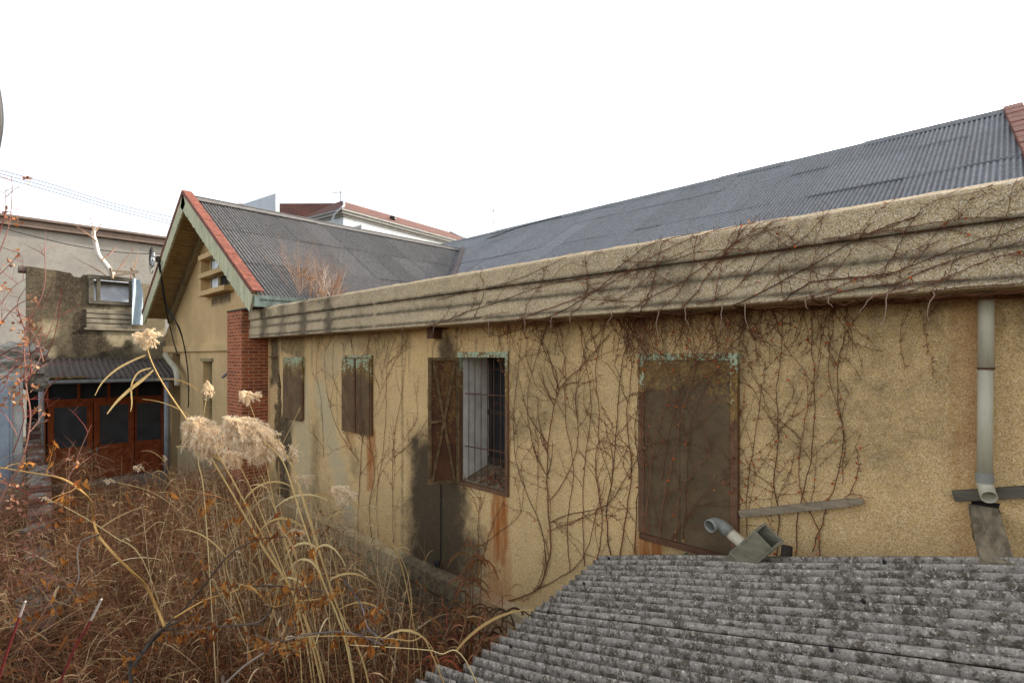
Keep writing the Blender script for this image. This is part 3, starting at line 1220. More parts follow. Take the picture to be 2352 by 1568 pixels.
# door gap and window
for nm, g, dep in (('doorway', GD, .5), ('window', GW, .22)):
    mb = MB()
    x0, x1, z0, z1 = g
    y1 = YW + dep
    mb.quad((x0, YW, z0), (x0, YW, z1), (x0, y1, z1), (x0, y1, z0))
    mb.quad((x1, YW, z1), (x1, YW, z0), (x1, y1, z0), (x1, y1, z1))
    mb.quad((x0, YW, z1), (x1, YW, z1), (x1, y1, z1), (x0, y1, z1))
    mb.quad((x0, YW, z0), (x0, y1, z0), (x1, y1, z0), (x1, YW, z0))
    w = mb.build(nm, M['gable'], gh)
    mb = MB()
    if nm == 'doorway':
        mb.box(x0 + .02, x1 - .02, y1 - .03, y1, z0, z1)
        mb.build('door', M['blackwood'], w)
        for z in (-.9, -2.1):
            mb = MB()
            mb.box(x0, x1, y1 - .1, y1 - .04, z, z + .1)
            mb.build('rail', M['door'], w)
    else:
        mb.box(x0 + .06, x1 - .06, y1 - .02, y1, z0, z1)
        mb.build('blind', m_plain('yellowed blind', lin(200, 188, 138), .8, .1, 3), w)
        mb = MB()
        for (a, b, c, d) in ((x0, x0 + .08, z0, z1), (x1 - .08, x1, z0, z1), (x0 + .081, x1 - .081, -1.1, -1.02), (x0 - .1, x1 + .1, z1 - .06, z1 + .02)):
            mb.box(a, b, y1 - .07 if c == z0 else YW - .04, y1 - .021, c, d)
        mb.build('frame', M['rakebeam'], w)
# louvred vent: three slabs, cheeks and two little sashes
vw = None
mb = MB()
for z in (1.52, 1.96, 2.42):
    mb.box(-14.82, -12.86, YW - .22, YW + .01, z, z + .12)
for x in (-14.75, -12.98):
    mb.box(x, x + .07, YW - .2 if x < -14 else YW - .05, YW + .01, 1.641, 1.959)
    mb.box(x, x + .07, YW - .2 if x < -14 else YW - .05, YW + .01, 2.081, 2.419)
vw = mb.build('vent_window', M['gable'], gh, bevel=.008)
for z in (1.64, 2.09):
    mb = MB()
    for (a, b) in ((-14.4, -13.75), (-13.73, -13.0)):
        mb.box(a, b, YW - .06, YW - .005, z, z + .035)
        mb.box(a, b, YW - .06, YW - .005, z + .285, z + .32)
        mb.box(a, a + .05, YW - .061, YW - .005, z + .036, z + .284)
        mb.box(b - .05, b, YW - .061, YW - .005, z + .036, z + .284)
    mb.build('sash', M['rakebeam'], vw)
    mb = MB()
    mb.box(-14.36, -13.78, YW - .03, YW - .006, z + .03, z + .29)
    mb.build('pane', M['windowpane'], vw)
    mb = MB()
    mb.box(-13.70, -13.04, YW - .02, YW - .006, z + .03, z + .29)
    mb.build('dark_opening', M['dark'], vw)
# wing roof: right slope
mb = MB()
dn2 = Vector((1, 0, -WS)).normalized()
nr2 = Vector((WS, 0, 1)).normalized()
Ltot = (EXR - AX) * math.hypot(1, WS)
cs = [0, 1.75, 3.5]
for k, s0 in enumerate(cs):
    ln = min(1.87, Ltot - s0)
    y = YG + .12
    while y < 12.3:
        g = random.uniform(.85, 1.12)
        w_ = PIT * 9
        O = Vector((AX, y, AZ - .12)) + dn2 * s0 + nr2 * (random.uniform(0, .008) + .004)
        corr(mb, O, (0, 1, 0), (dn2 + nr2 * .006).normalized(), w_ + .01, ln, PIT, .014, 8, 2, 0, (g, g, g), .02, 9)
        y += w_
# left slope, seen only from elsewhere
corr(mb, Vector((AX, YG + .12, AZ - .12)), (0, 1, 0), Vector((-1, 0, -WS)), 9, (AX - EXL) * math.hypot(1, WS), PIT, .014, 4, 2, 0, (1, 1, 1), .0, 9)
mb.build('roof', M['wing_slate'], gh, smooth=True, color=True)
mb = MB()
y = YG + .02
while y < 12:
    w_ = random.uniform(1.4, 1.7)
    z = AZ - .07 + random.uniform(-.01, .01)
    mb.obox((AX + .09, y + w_ / 2, z - .055), Vector((.12, 0, -.12 * WS)), (0, w_ / 2, 0), (.006, 0, .009))
    mb.obox((AX - .09, y + w_ / 2, z - .055), Vector((-.12, 0, -.12 * WS)), (0, w_ / 2, 0), (-.006, 0, .009))
    y += w_ - .01
mb.c = [(.8, .8, .8)] * len(mb.v)
mb.build('ridge_cap', M['wing_slate'], gh, color=True)
for sgn, ex in ((1, EXR), (-1, EXL)):
    dd = Vector((sgn, 0, -WS)).normalized()
    nn = Vector((sgn * WS, 0, 1)).normalized()
    ap = Vector((AX, YG, AZ))
    ln = abs(ex - AX) * math.hypot(1, WS)
    # verge tiles
    mb = MB()
    k = 0.0
    i = 0
    while k < ln - .05:
        e = min(k + .46, ln)
        a = ap + dd * (k + .005) + nn * (.035 + .004 * (i % 2)) + Vector((0, .06, 0))
        b = ap + dd * e + nn * (.035 + .004 * (i % 2)) + Vector((0, .06, 0))
        mb.bar(a, b, .20, .025, nn)
        a2, b2 = a + Vector((0, -.09, 0)) - nn * .045, b + Vector((0, -.09, 0)) - nn * .045
        mb.bar(a2, b2, .018, .062, nn)
        k = e
        i += 1
    mb.build('verge_tile', M['redtile'], gh, bevel=.004)
    # barge board with a ragged peeling lower edge
    mb = MB()
    N_ = 60
    for i in range(N_):
        a = ap + dd * (ln * i / N_) - nn * .045 + Vector((0, .0, 0))
        b = ap + dd * (ln * (i + 1) / N_) - nn * .045 + Vector((0, .0, 0))
        hgt = .34 + .03 * hn(i, 0, .9, sgn)
        mb.obox((a + b) / 2 - nn * hgt / 2, (b - a) / 2, (0, .022, 0), nn * hgt / 2)
    mb.build('barge_board', M['mintwood'], gh)
    # plank soffit
    mb = MB()
    k = 0.12
    while k < ln - .02:
        e = min(k + .12, ln)
        a = ap + dd * (k + .006) - nn * (.16 + .006 * random.random())
        b = ap + dd * (e - .004) - nn * (.16 + .006 * random.random())
        mb.obox((a + b) / 2 + Vector((0, (YW - YG) / 2 + .03, 0)), (b - a) / 2, (0, (YW - YG) / 2 - .012, 0), nn * .01)
        k = e
    mb.build('soffit', M['soffit'], gh)
    # rake beam against the wall
    mb = MB()
    mb.bar(ap + dd * .2 - nn * .27 + Vector((0, YW - YG - .06, 0)), ap + dd * (ln - .05) - nn * .27 + Vector((0, YW - YG - .06, 0)), .12, .2, nn)
    mb.build('rake_beam', M['rakebeam'], gh, bevel=.01)
# eave fascia and soffit on the right-hand side
mb = MB()
mb.box(EXR - .03, EXR - .005, YG + .0, 8, wz(EXR) - .24, wz(EXR) - .03)
mb.build('fascia', M['fascia'], gh)
mb = MB()
mb.box(PX0 - .9, EXR - .032, YG + .06, 8, wz(EXR) - .25, wz(EXR) - .22)
mb.build('eave_board', M['blackwood'], gh)
# purlin ends
mb = MB()
mb.box(-16.40, -16.25, YG - .12, YW - .01, 2.52, 2.66)
mb.build('purlin', M['blackwood'], gh, bevel=.008)
mb = MB()
mb.box(-13.0, -12.86, YG + .02, YW, wz(-12.93) - .42, wz(-12.93) - .28)
mb.build('purlin', M['mintwood'], gh, bevel=.008)
# brick pillar
mb = MB()
mb.box(PX0 - .81, PX0, 3.52, 4.3, GZ, wz(EXR) - .262)
mb.build('brick_pillar', M['brick'], gh, bevel=.006)
# rod sticking out of the pillar
mb = MB()
mb.tube([(-11.32, 3.9, -.02), (-11.9, 3.62, -.42)], .03, 6)
mb.build('iron_rod', M['metal'], gh)

# insulators and cables on the purlin end
ins = empty('insulator_bracket', (-16.32, YG - .15, 2.6), 'cluster of white insulators and wire loops on the black purlin end', 'insulator')
rs = random.Random(3)
for q in range(5):
    mb = MB()
    c = Vector((-16.32 + rs.uniform(-.3, .1), YG - .16 + rs.uniform(-.05, .02), 2.62 + rs.uniform(-.18, .2)))
    mb.tube([c + Vector((0, 0, -.07)), c + Vector((0, 0, -.02)), c, c + Vector((0, 0, .05))], [.012, .032, .02, .028], 8)
    mb.build('insulator', M['pale'], ins, smooth=True)
mb = MB()
for q in range(5):
    c = Vector((-16.4 + rs.uniform(-.25, .1), YG - .16, 2.6 + rs.uniform(-.1, .15)))
    r_ = rs.uniform(.12, .3)
    mb.tube([c + Vector((math.cos(k * .55) * r_ * .7 - r_ * .5, .02 * k / 10, math.sin(k * .55) * r_)) for k in range(11)], .008, 4)
mb.build('wire_loop', M['cable'], ins)
cab = (((364, 598), (371, 650), (382, 700), (402, 735), (418, 775), (426, 810), (432, 860), (433, 925), (431, 935)),
       ((366, 598), (376, 665), (386, 715), (410, 748), (422, 790), (431, 850), (434, 900)),
       ((365, 600), (372, 640), (377, 690), (388, 740), (400, 790), (408, 815)))
for k, c in enumerate(cab):
    m_ = len(c)
    P = [at(px, py, y=YG - .1 + (YW - YG) * min(1, i / (m_ * .55))) for i, (px, py) in enumerate(c)]
    mb = MB()
    mb.tube(catmull(P, 5), .015, 5)
    tag(mb.build('electric_cable', M['cable'], smooth=True),
        ('black cable reaching lowest down the gable wall', 'black cable hanging in the middle of the gable wall trio',
         'black cable hanging nearest the left edge of the gable wall')[k], 'cable', 'cables hanging down the gable wall')

# ------------------------------------------------------------------ left building
XL = -19.04
lb = empty('annex_building', (XL, 2.5, GZ), 'stained grey annex with orange sliding doors under a corrugated awning', 'building')


def ann_stain(y, z):
    d = .9 * boxm(y, z, 1.75, 2.45, -1, 3, .45, 80, .2) * (.6 + .5 * sm(-.2, .3, hn(y, z * .3, 2, 81)))
    d = max(d, .75 * (1 - sm(-.1, .5, z)) * (.7 + .5 * hn(y, z, 2, 82)))
    d = max(d, .72 + .45 * hn(y, z * .5, 1.5, 83)) * (1 - .6 * sm(3.1, 3.6, y))
    p = .9 * sm(.02, .2, hn(y, z, 2.2, 84)) * boxm(y, z, 2.75, 4.2, .2, 1.35, .15, 85)
    p = max(p, .8 * sm(.05, .2, hn(y, z, 2.4, 86)) * boxm(y, z, .9, 1.5, -.2, .9, .2, 87))
    return (max(0, d), 0, p)


aw = at(213, 640, x=XL)
bw = at(302, 692, x=XL)
WY = (aw.y, bw.y, at(260, 695, x=XL).z, at(260, 640, x=XL).z)
mb = MB()
Y = grid_lines(1.0, YW, .07, WY[:2])
Z = grid_lines(-.9, 2.42, .07, WY[2:])
idx = {}


def va(i, j):
    if (i, j) not in idx:
        y, z = Y[i], Z[j]
        top = 2.44 - .08 * (y - 1) + .05 * hn(y, 0, 3, 88) - (.10 if 1.95 < y < 2.12 else 0)
        if y > WY[0] - .05:
            top = min(top, WY[3] + .16)
        zz = min(z, top)
        mb.col = ann_stain(y, zz)
        idx[i, j] = mb.vert((XL, y, zz))
    return idx[i, j]


for i in range(len(Y) - 1):
    for j in range(len(Z) - 1):
        my, mz = (Y[i] + Y[i + 1]) / 2, (Z[j] + Z[j + 1]) / 2
        if WY[0] < my < WY[1] and WY[2] < mz < WY[3]:
            continue
        mb.f.append((va(i, j), va(i + 1, j), va(i + 1, j + 1), va(i, j + 1)))
nface = len(mb.f)
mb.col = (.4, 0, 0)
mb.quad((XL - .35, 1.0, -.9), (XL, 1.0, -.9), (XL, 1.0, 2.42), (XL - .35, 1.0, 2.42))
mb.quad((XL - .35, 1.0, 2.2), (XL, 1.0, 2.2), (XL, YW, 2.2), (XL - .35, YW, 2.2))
mb.col = None
mb.build('wall', M['oldwall'], lb, color=True)
# parapet stub on the left end
mb = MB()
a = at(42, 612, x=XL - .3)
b = at(70, 622, x=XL - .3)
mb.box(XL - .6, XL - .05, a.y, b.y + .1, b.z - .05, a.z)
mb.build('coping_stub', M['farcornice'], lb)
# small window
w = MB()
w.box(XL - .3, XL - .28, WY[0] - .02, WY[1] + .02, WY[2], WY[3])
wn = w.build('window', M['windowpane'], lb)
mb = MB()
y0, y1, z0, z1 = WY
mb.box(XL - .06, XL + .05, y0 - .12, y1 + .06, z1 - .06, z1 + .06)
mb.box(XL - .06, XL + .05, y0 - .1, y1 + .06, z0 - .07, z0 + .03)
mb.box(XL - .06, XL + .04, y0 - .1, y0 + .02, z0 + .031, z1 - .061)
mb.box(XL - .06, XL + .04, y0 + .08, y0 + .17, z0 + .031, z1 - .061)
mb.box(XL - .06, XL + .04, y1 - .06, y1 + .05, z0 + .031, z1 - .061)
mb.box(XL - .27, XL - .061, y0 + .171, y1, z0 + .0, z0 + .05)
mb.box(XL - .27, XL - .061, y0 + .171, y1, z1 - .15, z1 - .08)
mb.build('frame', M['darkwood'], wn, bevel=.006)
mb = MB()
for q in range(4):
    z = z0 - .28 - q * .14
    mb.box(XL, XL + .03 + .01 * (q % 2), y0 - .15, y1 + .02, z - .055, z + .06)
mb.box(XL, XL + .07, y0 - .2, y1 + .35, z0 - .82, z0 - .76)
mb.build('sill_course', M['sillwall'], lb, bevel=.01)
# pale sheet hanging beside the window
mb = MB()
a = at(303, 640, x=XL + .1)
b = at(328, 746, x=XL + .1)
Np = 10
for i in range(Np):
    for j in range(Np):
        def pt(u, v):
            y = a.y + (b.y - a.y) * u * (1 if v > .25 else .7 + 1.2 * v)
            z = a.z + (b.z - a.z) * v
            return (XL + .1 + .04 * math.sin(u * 7 + v * 3), y, z)
        mb.quad(pt(i / Np, j / Np), pt((i + 1) / Np, j / Np), pt((i + 1) / Np, (j + 1) / Np), pt(i / Np, (j + 1) / Np))
mb.build('flashing_sheet', M['tarp'], lb, smooth=True)
# broken roof sticks over the window
mb = MB()
for (p, q, r_) in (((300, 822), (424, 828), .04), ((345, 836), (410, 828), .035), ((337, 815), (341, 854), .045), ((398, 815), (412, 842), .03)):
    p_ = at(p[0], 548 + (p[1] - 548) * .333, x=XL + .12)
    q_ = at(q[0], 548 + (q[1] - 548) * .333, x=XL + .12)
sticks = (((300, 622), (318, 624)), ((258, 622), (315, 626)), ((262, 634), (312, 624)), ((254, 615), (258, 640)), ((301, 615), (309, 636)))
for (p, q) in sticks:
    mb.bar(at(*p, x=XL + .12), at(*q, x=XL + .15), .05, .06)
mb.build('roof_stick', M['greywood'], lb)
# awning
GX = -17.45
gl = at(62, 882, x=GX)
gr = at(412, 874, x=GX)
zg = (gl.z + gr.z) / 2 + .1
ztop = -.04
dw = Vector((GX - XL, 0, zg - ztop))
mb = MB()
corr(mb, (XL + .02, gl.y - .1, ztop), (0, 1, 0), dw, YW - gl.y + .08, dw.length, .13, .025, 6, 3, .008, None, .03, 4)
awn = mb.build('awning', M['awning_slate'], lb, smooth=True)
mb = MB()
prof = [(-.07, .02), (-.06, -.05), (-.02, -.08), (.03, -.08), (.07, -.05), (.075, .02), (.06, .02), (.02, -.06), (-.02, -.06), (-.055, .02)]
n_ = len(prof)
for (ya, yb_) in [(gl.y - .1 + k * .62, gl.y - .1 + k * .62 + .61) for k in range(6)]:
    yb_ = min(yb_, YW - .08)
    a = [mb.vert((GX + .06 + p[0], ya, zg - .03 + p[1])) for p in prof]
    b = [mb.vert((GX + .06 + p[0], yb_, zg - .03 + p[1])) for p in prof]
    for i in range(n_):
        j = (i + 1) % n_
        mb.f.append((a[i], b[i], b[j], a[j]))
    mb.f.append(tuple(a))
    mb.f.append(tuple(reversed(b)))
mb.build('gutter', M['gutter'], awn)
for (px, py) in ((95, 892), (383, 905)):
    p = at(px, py, x=GX + .02)
    mb = MB()
    mb.tube([(p.x, p.y, zg - .09), (p.x, p.y, GZ)], .07 if px > 200 else .055, 10)
    mb.build('downpipe', M['gutter'], lb, smooth=True)
# moss along the gutter
mb = MB()
rs = random.Random(8)
for q in range(120):
    y = gl.y + rs.random() * 1.1
    mb.rock((GX + .02 - rs.random() * .15, y, zg + .02 + rs.random() * .04), (.05, .05, .025), q, 1, .5)
mb.build('moss', m_plain('dry moss', lin(104, 84, 48), .95, .4, 20), lb)
# bent soil pipe at the corner
mb = MB()
P = [at(498, 1000 + 190 * .0, y=YW - .05)]
pp = [(498, 800 + 14), (506, 826), (520, 845), (526, 862), (526, 885)]
pp = [(p[0] - 498 + 380, p[1]) for p in pp]
mb.tube(catmull([at(px, py, y=YW - .2) for px, py in pp], 4), .085, 10)
mb.build('soil_pipe', M['pvc'], lb, smooth=True)
# door wall, three sliding doors
mb = MB()
mb.quad((XL, 1.0, GZ), (XL, YW, GZ), (XL, YW, -.9), (XL, 1.0, -.9))
mb.build('door_surround', M['dark'], lb)
mb = MB()
mb.box(XL, XL + .8, 1.0, YW - .05, GZ, -3.5)
mb.build('step', M['concrete'], lb, bevel=.02)
zt = -1.26
zb = -3.47
ed = [at(px, 1000, x=XL + .06).y for px in (108, 214, 308, 375)]
mb = MB()
mb.box(XL, XL + .1, ed[0] - .08, ed[3] + .05, zt, zt + .09)
mb.box(XL, XL + .1, ed[0] - .12, ed[0] - .03, zb, zt)
mb.box(XL, XL + .1, ed[3] + .01, ed[3] + .1, zb, zt)
mb.box(XL, XL + .08, ed[0] - .08, ed[3] + .05, zt + .52, zt + .6)
for y in np.linspace(ed[0], ed[3], 5):
    mb.box(XL, XL + .07, y - .03, y + .03, zt + .091, zt + .519)
mb.build('door_frame', M['door'], lb)
mb = MB()
mb.quad((XL + .02, ed[0], zt + .09), (XL + .02, ed[3], zt + .09), (XL + .02, ed[3], zt + .52), (XL + .02, ed[0], zt + .52))
mb.build('transom_pane', M['glass'], lb)
for k in range(3):
    y0, y1 = ed[k] + .012, ed[k + 1] - .012
    xo = XL + .05 + (.03 if k == 1 else 0)
    mb = MB()
    st = .13 if k < 2 else .05
    zgl = zb + .95
    mb.box(xo, xo + .04, y0, y0 + st, zb, zt)
    mb.box(xo, xo + .04, y1 - st, y1, zb, zt)
    for (a, b) in ((zt - .13, zt), (zgl - .14, zgl), (zb, zb + .08)):
        mb.box(xo, xo + .039, y0 + st, y1 - st, a, b)
    mb.box(xo + .005, xo + .028, y0 + st, y1 - st, zb + .08, zgl - .14)
    for z in (zb + .36, zb + .60):
        mb.box(xo + .005, xo + .036, y0 + st, y1 - st, z, z + .05)
    dr = mb.build('sliding_door', M['door'], lb, bevel=.006)
    mb = MB()
    mb.quad((xo + .015, y0 + st, zgl), (xo + .015, y1 - st, zgl), (xo + .015, y1 - st, zt - .13), (xo + .015, y0 + st, zt - .13))
    mb.build('pane', M['doorglass'], dr)
    if k < 2:
        mb = MB()
        yy = y1 - .06 if k == 0 else y0 + .06
        mb.box(xo + .04, xo + .055, yy - .015, yy + .015, zgl - .22, zgl - .06)
        mb.build('handle', M['metal'], dr)

# pale tree behind the annex
def branchy(mb, p, d, L_, r0, depth, rs, col, spread=.6, up=.15, n=7, kids=4):
    pts, rad = [Vector(p)], [r0]
    d = Vector(d).normalized()
    for k in range(n):
        d = (d + Vector((rs.uniform(-1, 1), rs.uniform(-1, 1), rs.uniform(-1, 1))) * .16 + Vector((0, 0, up * .2))).normalized()
        pts.append(pts[-1] + d * L_ / n)
        rad.append(r0 * (1 - .75 * (k + 1) / n))
    mb.col = col
    mb.tube(pts, rad, 5 if r0 > .01 else 4, False)
    if depth:
        for q in range(kids):
            k = rs.randint(1, n - 1)
            dd = (pts[k + 1] - pts[k]).normalized()
            side = Vector((rs.uniform(-1, 1), rs.uniform(-1, 1), rs.uniform(-.3, 1))).normalized()
            branchy(mb, pts[k], dd * (1 - spread) + side * spread, L_ * rs.uniform(.35, .65), rad[k] * .6, depth - 1, rs, col, spread, up, n, kids)
    return pts


rs = random.Random(11)
bt = empty('bare_tree', at(262, 660, x=XL - .8), 'pale bare forked branch rising from the ruined annex roof', 'tree')
mb = MB()
main = catmull([at(px, py, x=XL - .6) for px, py in ((268, 690), (262, 640), (245, 610), (226, 585), (219, 555), (214, 535), (222, 524))], 5)
mb.col = lin(206, 198, 186)
mb.tube(main, [.09 - .05 * i / len(main) for i in range(len(main))], 7)
mb.build('trunk', M['bark'], bt, smooth=True, color=True)
mb = MB()
for (px, py), q, l in (((216, 540), (206, 497), .55), ((232, 600), (265, 560), .9), ((262, 640), (292, 560), 1.1), ((300, 640), (310, 575), 1.0), ((222, 555), (170, 520), .8), ((252, 640), (182, 590), 1.0), ((222, 528), (236, 515), .35)):
    a = at(px, py, x=XL - .55)
    b = at(*q, x=XL - .55)
    branchy(mb, a, b - a, (b - a).length, .022, 1, rs, lin(150, 118, 96), .4, .1, 6, 3)
mb.build('branch', M['bark'], bt, color=True)

# ------------------------------------------------------------------ far buildings
fb = empty('grey_building', (-35, 5, GZ), 'large plain grey building with a brown cornice far behind the annex', 'building')
mb = MB()
zc = 6.35
mb.box(-50, -35, -12, 22, GZ, zc)
mb.build('wall', M['farwall'], fb)
mb = MB()
for k, (o, a, b) in enumerate(((.25, zc, zc + .1), (.18, zc + .1, zc + .36), (.32, zc + .36, zc + .5))):
    mb.box(-50, -35 + o, -12 - o, 22 + o, a + .001 * k, b)
mb.build('cornice', M['farcornice'], fb, bevel=.03)

wb = empty('white_building', (-33.4, 17.8, GZ), 'pale apartment block with a brown shingled hip roof far beyond the ridge', 'building')
C0 = Vector((-33.4, 17.8, 0))
U = Vector((-.149, .989, 0))          # along the long face
V = Vector((-.989, -.149, 0))         # back from it
k0 = .0


def wp(u, v, z):
    return C0 + U * u + V * v + Vector((0, 0, z))


def wslab(mb, u0, u1, v0, v1, z0, z1):
    mb.obox(wp((u0 + u1) / 2, (v0 + v1) / 2, (z0 + z1) / 2), U * (u1 - u0) / 2, V * (v1 - v0) / 2, Vector((0, 0, (z1 - z0) / 2)))


ZE = 10.15
LU = 17.5
mb = MB()
wslab(mb, 0, LU, 0, 9, GZ, ZE - .45)
wslab(mb, -.01 - 2, 0, 4.5, 12, GZ, ZE - .1)
mb.build('wall', M['pale'], wb)
mb = MB()
for (o, a, b) in ((.1, ZE - .45, ZE - .3), (.28, ZE - .3, ZE - .12), (.4, ZE - .12, ZE)):
    wslab(mb, -o, LU + o, -o, 9 + o, a + .002, b)
mb.build('cornice', M['palecornice'], wb)
mb = MB()
e = .42
A, B, Cc, Dd = wp(-e, -e, ZE), wp(LU + e, -e, ZE), wp(LU + e, 9 + e, ZE), wp(-e, 9 + e, ZE)
r1, r2 = wp(2.2, 3.2, ZE + 1.75), wp(LU - 2.2, 3.2, ZE + 1.75)
mb.poly([A, B, r2, r1])
mb.poly([B, Cc, r2])
mb.poly([Cc, Dd, r1, r2])
mb.poly([Dd, A, r1])
mb.poly([wp(-2.2, 4.6, ZE), wp(0.5, 4.6, ZE), wp(2.2, 3.4, ZE + 1.6), wp(-2.2, 11, ZE + 1.8)])
mb.build('roof', M['shingle'], wb)
mb = MB()
wslab(mb, -2.5, -2.2, 4.2, 12, GZ, ZE + 1.3)
wslab(mb, -2.5, 3, 11, 12, GZ, ZE + 1.3)
mb.build('parapet', M['pale'], wb)
mb = MB()
p = wp(1.6, -.35, ZE - 1.2)
wslab(mb, 1.3, 1.9, -.3, -.05, ZE - 1.35, ZE - .75)
mb.tube([wp(1.6, -.15, ZE - 3), wp(1.6, -.15, ZE - 1.35)], .08, 6)
mb.build('vent_box', M['pale'], wb)
mb = MB()
P = [wp(2.2, 3.0, ZE + 1.8), wp(.8, 1.0, ZE + .8), wp(-.3, -.3, ZE + .1), wp(-.4, .6, ZE - .5), wp(-.4, 1.2, ZE - 2)]
mb.tube(catmull(P, 5), .07, 6)
mb.build('roof_cable', M['pale'], wb, smooth=True)
mb = MB()
P = [wp(14.2, 3.0, ZE + 1.75), wp(14.6, .4, ZE + .35), wp(15.2, -.45, ZE), wp(15.2, -.45, ZE - 2)]
mb.tube(catmull(P, 5), .07, 6)
mb.build('roof_cable', M['pale'], wb, smooth=True)
# dish / antenna stubs
mb = MB()
mb.tube([wp(1.4, 2.2, ZE + 1.3), wp(1.4, 2.2, ZE + 2.1)], .03, 5)
mb.tube([wp(.7, 2.2, ZE + 1.8), wp(2.1, 2.2, ZE + 2.2)], .03, 5)
mb.build('aerial', M['cable'], wb)
mb = MB()
mb.tube([wp(5, .6, ZE + .5), wp(5, .6, ZE + .75)], .25, 8)
mb.build('roof_fitting', M['cable'], wb)

# antenna on the main ridge
mb = MB()
a = at(1135, 530, y=RIDGE_Y)
b = at(1134, 478, y=RIDGE_Y)
mb.tube([a, b], .018, 5)
for (p, q) in (((1124, 503), (1134, 482)), ((1124, 500), (1128, 508)), ((1120, 523), (1146, 502)), ((1128, 512), (1142, 514)), ((1138, 472), (1131, 486))):
    mb.tube([at(*p, y=RIDGE_Y), at(*q, y=RIDGE_Y)], .011, 4)
tag(mb.build('antenna', M['metal']), 'thin metal television aerial standing on the main roof ridge', 'antenna')

# wires in the sky
wl = (((-40, 380), (120, 424), (260, 467), (420, 505)), ((-40, 388), (120, 432), (260, 474), (420, 514)), ((-40, 396), (120, 440), (260, 481), (420, 521)))
for k, c in enumerate(wl):
    mb = MB()
    mb.tube(catmull([at(px, py, x=-30) for px, py in c], 6), .022, 4)
    tag(mb.build('power_line', M['wire']), ('topmost of the three thin wires in the sky left of the gable', 'middle of the three thin wires in the sky left of the gable',
                                           'lowest of the three thin wires in the sky left of the gable')[k], 'wire', 'power lines in the sky')
mb = MB()
mb.tube(catmull([at(px, py, x=-30) for px, py in ((-30, 515), (150, 560), (280, 580), (372, 583))], 6), .022, 4)
tag(mb.build('power_line', M['cable']), 'dark wire sagging across the face of the far grey building', 'wire')
mb = MB()
mb.tube(catmull([at(px, py, y=RIDGE_Y - .6) for px, py in ((1005, 562), (1060, 568), (1130, 545), (1200, 520), (1290, 497))], 5), .016, 4)
tag(mb.build('electric_cable', M['cable']), 'black cable lying across the far end of the main roof', 'cable')
mb = MB()
P = [at(px, py, t=1.6) for px, py in ((-28, 120), (-14, 190), (-6, 260), (-8, 320), (-20, 400))]
mb.tube(catmull(P, 6), [.006 + .008 * math.sin(math.pi * i / 24) for i in range(25)], 8)
tag(mb.build('hanging_cable', M['cable'], smooth=True), 'dark cable bulging into view at the left edge of the sky', 'cable')

# ------------------------------------------------------------------ near left: pale store, rubble, brick wall
M['store'] = m_plain('pale store wall', lin(172, 174, 170), .8, .2, 2)
ps = empty('pale_store', (-15.2, -.6, GZ), 'small pale blue-grey store at the left edge with a metal door panel', 'shed')
mb = MB()
mb.box(-16.5, -15.0, -3, .735, GZ, -.35)
mb.build('wall', M['store'], ps, bevel=.02)
mb = MB()
p = at(0, 870, x=-14.96)
q = at(29, 870, x=-14.96)
mb.box(-14.998, -14.95, p.y - .9, q.y, GZ + .2, -.5)
mb.box(-14.95, -14.93, p.y - .86, q.y - .05, GZ + .25, -.56)
mb.build('door_panel', M['metalpanel'], ps, bevel=.008)
mb = MB()
rs = random.Random(21)
for (px, py, s) in ((25, 830, .34), (50, 815, .36), (62, 840, .32), (32, 850, .36), (70, 868, .26), (85, 880, .2), (48, 862, .3)):
    p = at(px, py, x=-15.7)
    mb.rock(p, (s, s, s * .8), rs.random() * 20, 3, .55)
tag(mb.build('concrete_rubble', M['concrete'], smooth=False), 'broken lump of grey concrete on the corner of the pale store', 'rubble')

M['mortar'] = m_plain('old mortar', lin(112, 104, 94), .95, .4, 14, bump=.9)
bw_ = empty('brick_wall', (-9, .5, GZ), 'low crumbling brick garden wall running toward the orange doors', 'wall')
mb = MB()
capm = MB()
prof = [((75, 965), 12.6, .0), ((78, 1010), 11.4, 0), ((88, 1075), 9.6, 0), ((93, 1085), 8.2, 0), ((92, 1140), 7.0, 0), ((88, 1330), 5.6, 0), ((80, 1430), 4.6, 0)]
rs = random.Random(5)
for k in range(len(prof) - 1):
    (pa, ta, _), (pb, tb, _) = prof[k], prof[k + 1]
    a = at(*pa, t=ta)
    b = at(*pb, t=tb)
    m_ = 4
    for q in range(m_):
        p0, p1 = a.lerp(b, q / m_), a.lerp(b, (q + 1) / m_)
        top = min(p0.z, p1.z) + rs.uniform(-.05, .05)
        d = Vector((p1.x - p0.x, p1.y - p0.y, 0))
        s = Vector((-d.y, d.x, 0)).normalized() * .12
        c = (p0 + p1) / 2
        mb.obox((c.x, c.y, (top + GZ) / 2), d / 2, s, (0, 0, (top - GZ) / 2))
        for z in range(3):
            capm.rock((c.x + rs.uniform(-.14, .14), c.y + rs.uniform(-.1, .1), top - .005), (rs.uniform(.06, .13), rs.uniform(.05, .1), rs.uniform(.02, .05)), rs.random() * 30, 2, .6)
mb.build('brickwork', M['oldbrick'], bw_, bevel=.01)
capm.build('broken_coping', M['mortar'], bw_)

# ------------------------------------------------------------------ the shed roof in the foreground
def camdir(a, b):
    return Vector((-S_ + a * C_, C_ + a * S_, b)).normalized()


dS = camdir((185 - 1176) / FP, -(1266 - HZ) / FP)          # down the sheets, to the left
eS = camdir(1.05, .32)                                     # across the sheets, away
eS = (eS - dS * eS.dot(dS)).normalized()
nS = dS.cross(eS).normalized()
if nS.z < 0:
    nS = -nS
corner = at(1376.5, 1278, y=3.66)


def on_roof(px, py):
    rx, ry = ray(px)
    r = Vector((rx, ry, (HZ - py) / FP))
    k = corner.dot(nS) / r.dot(nS)
    return r * k


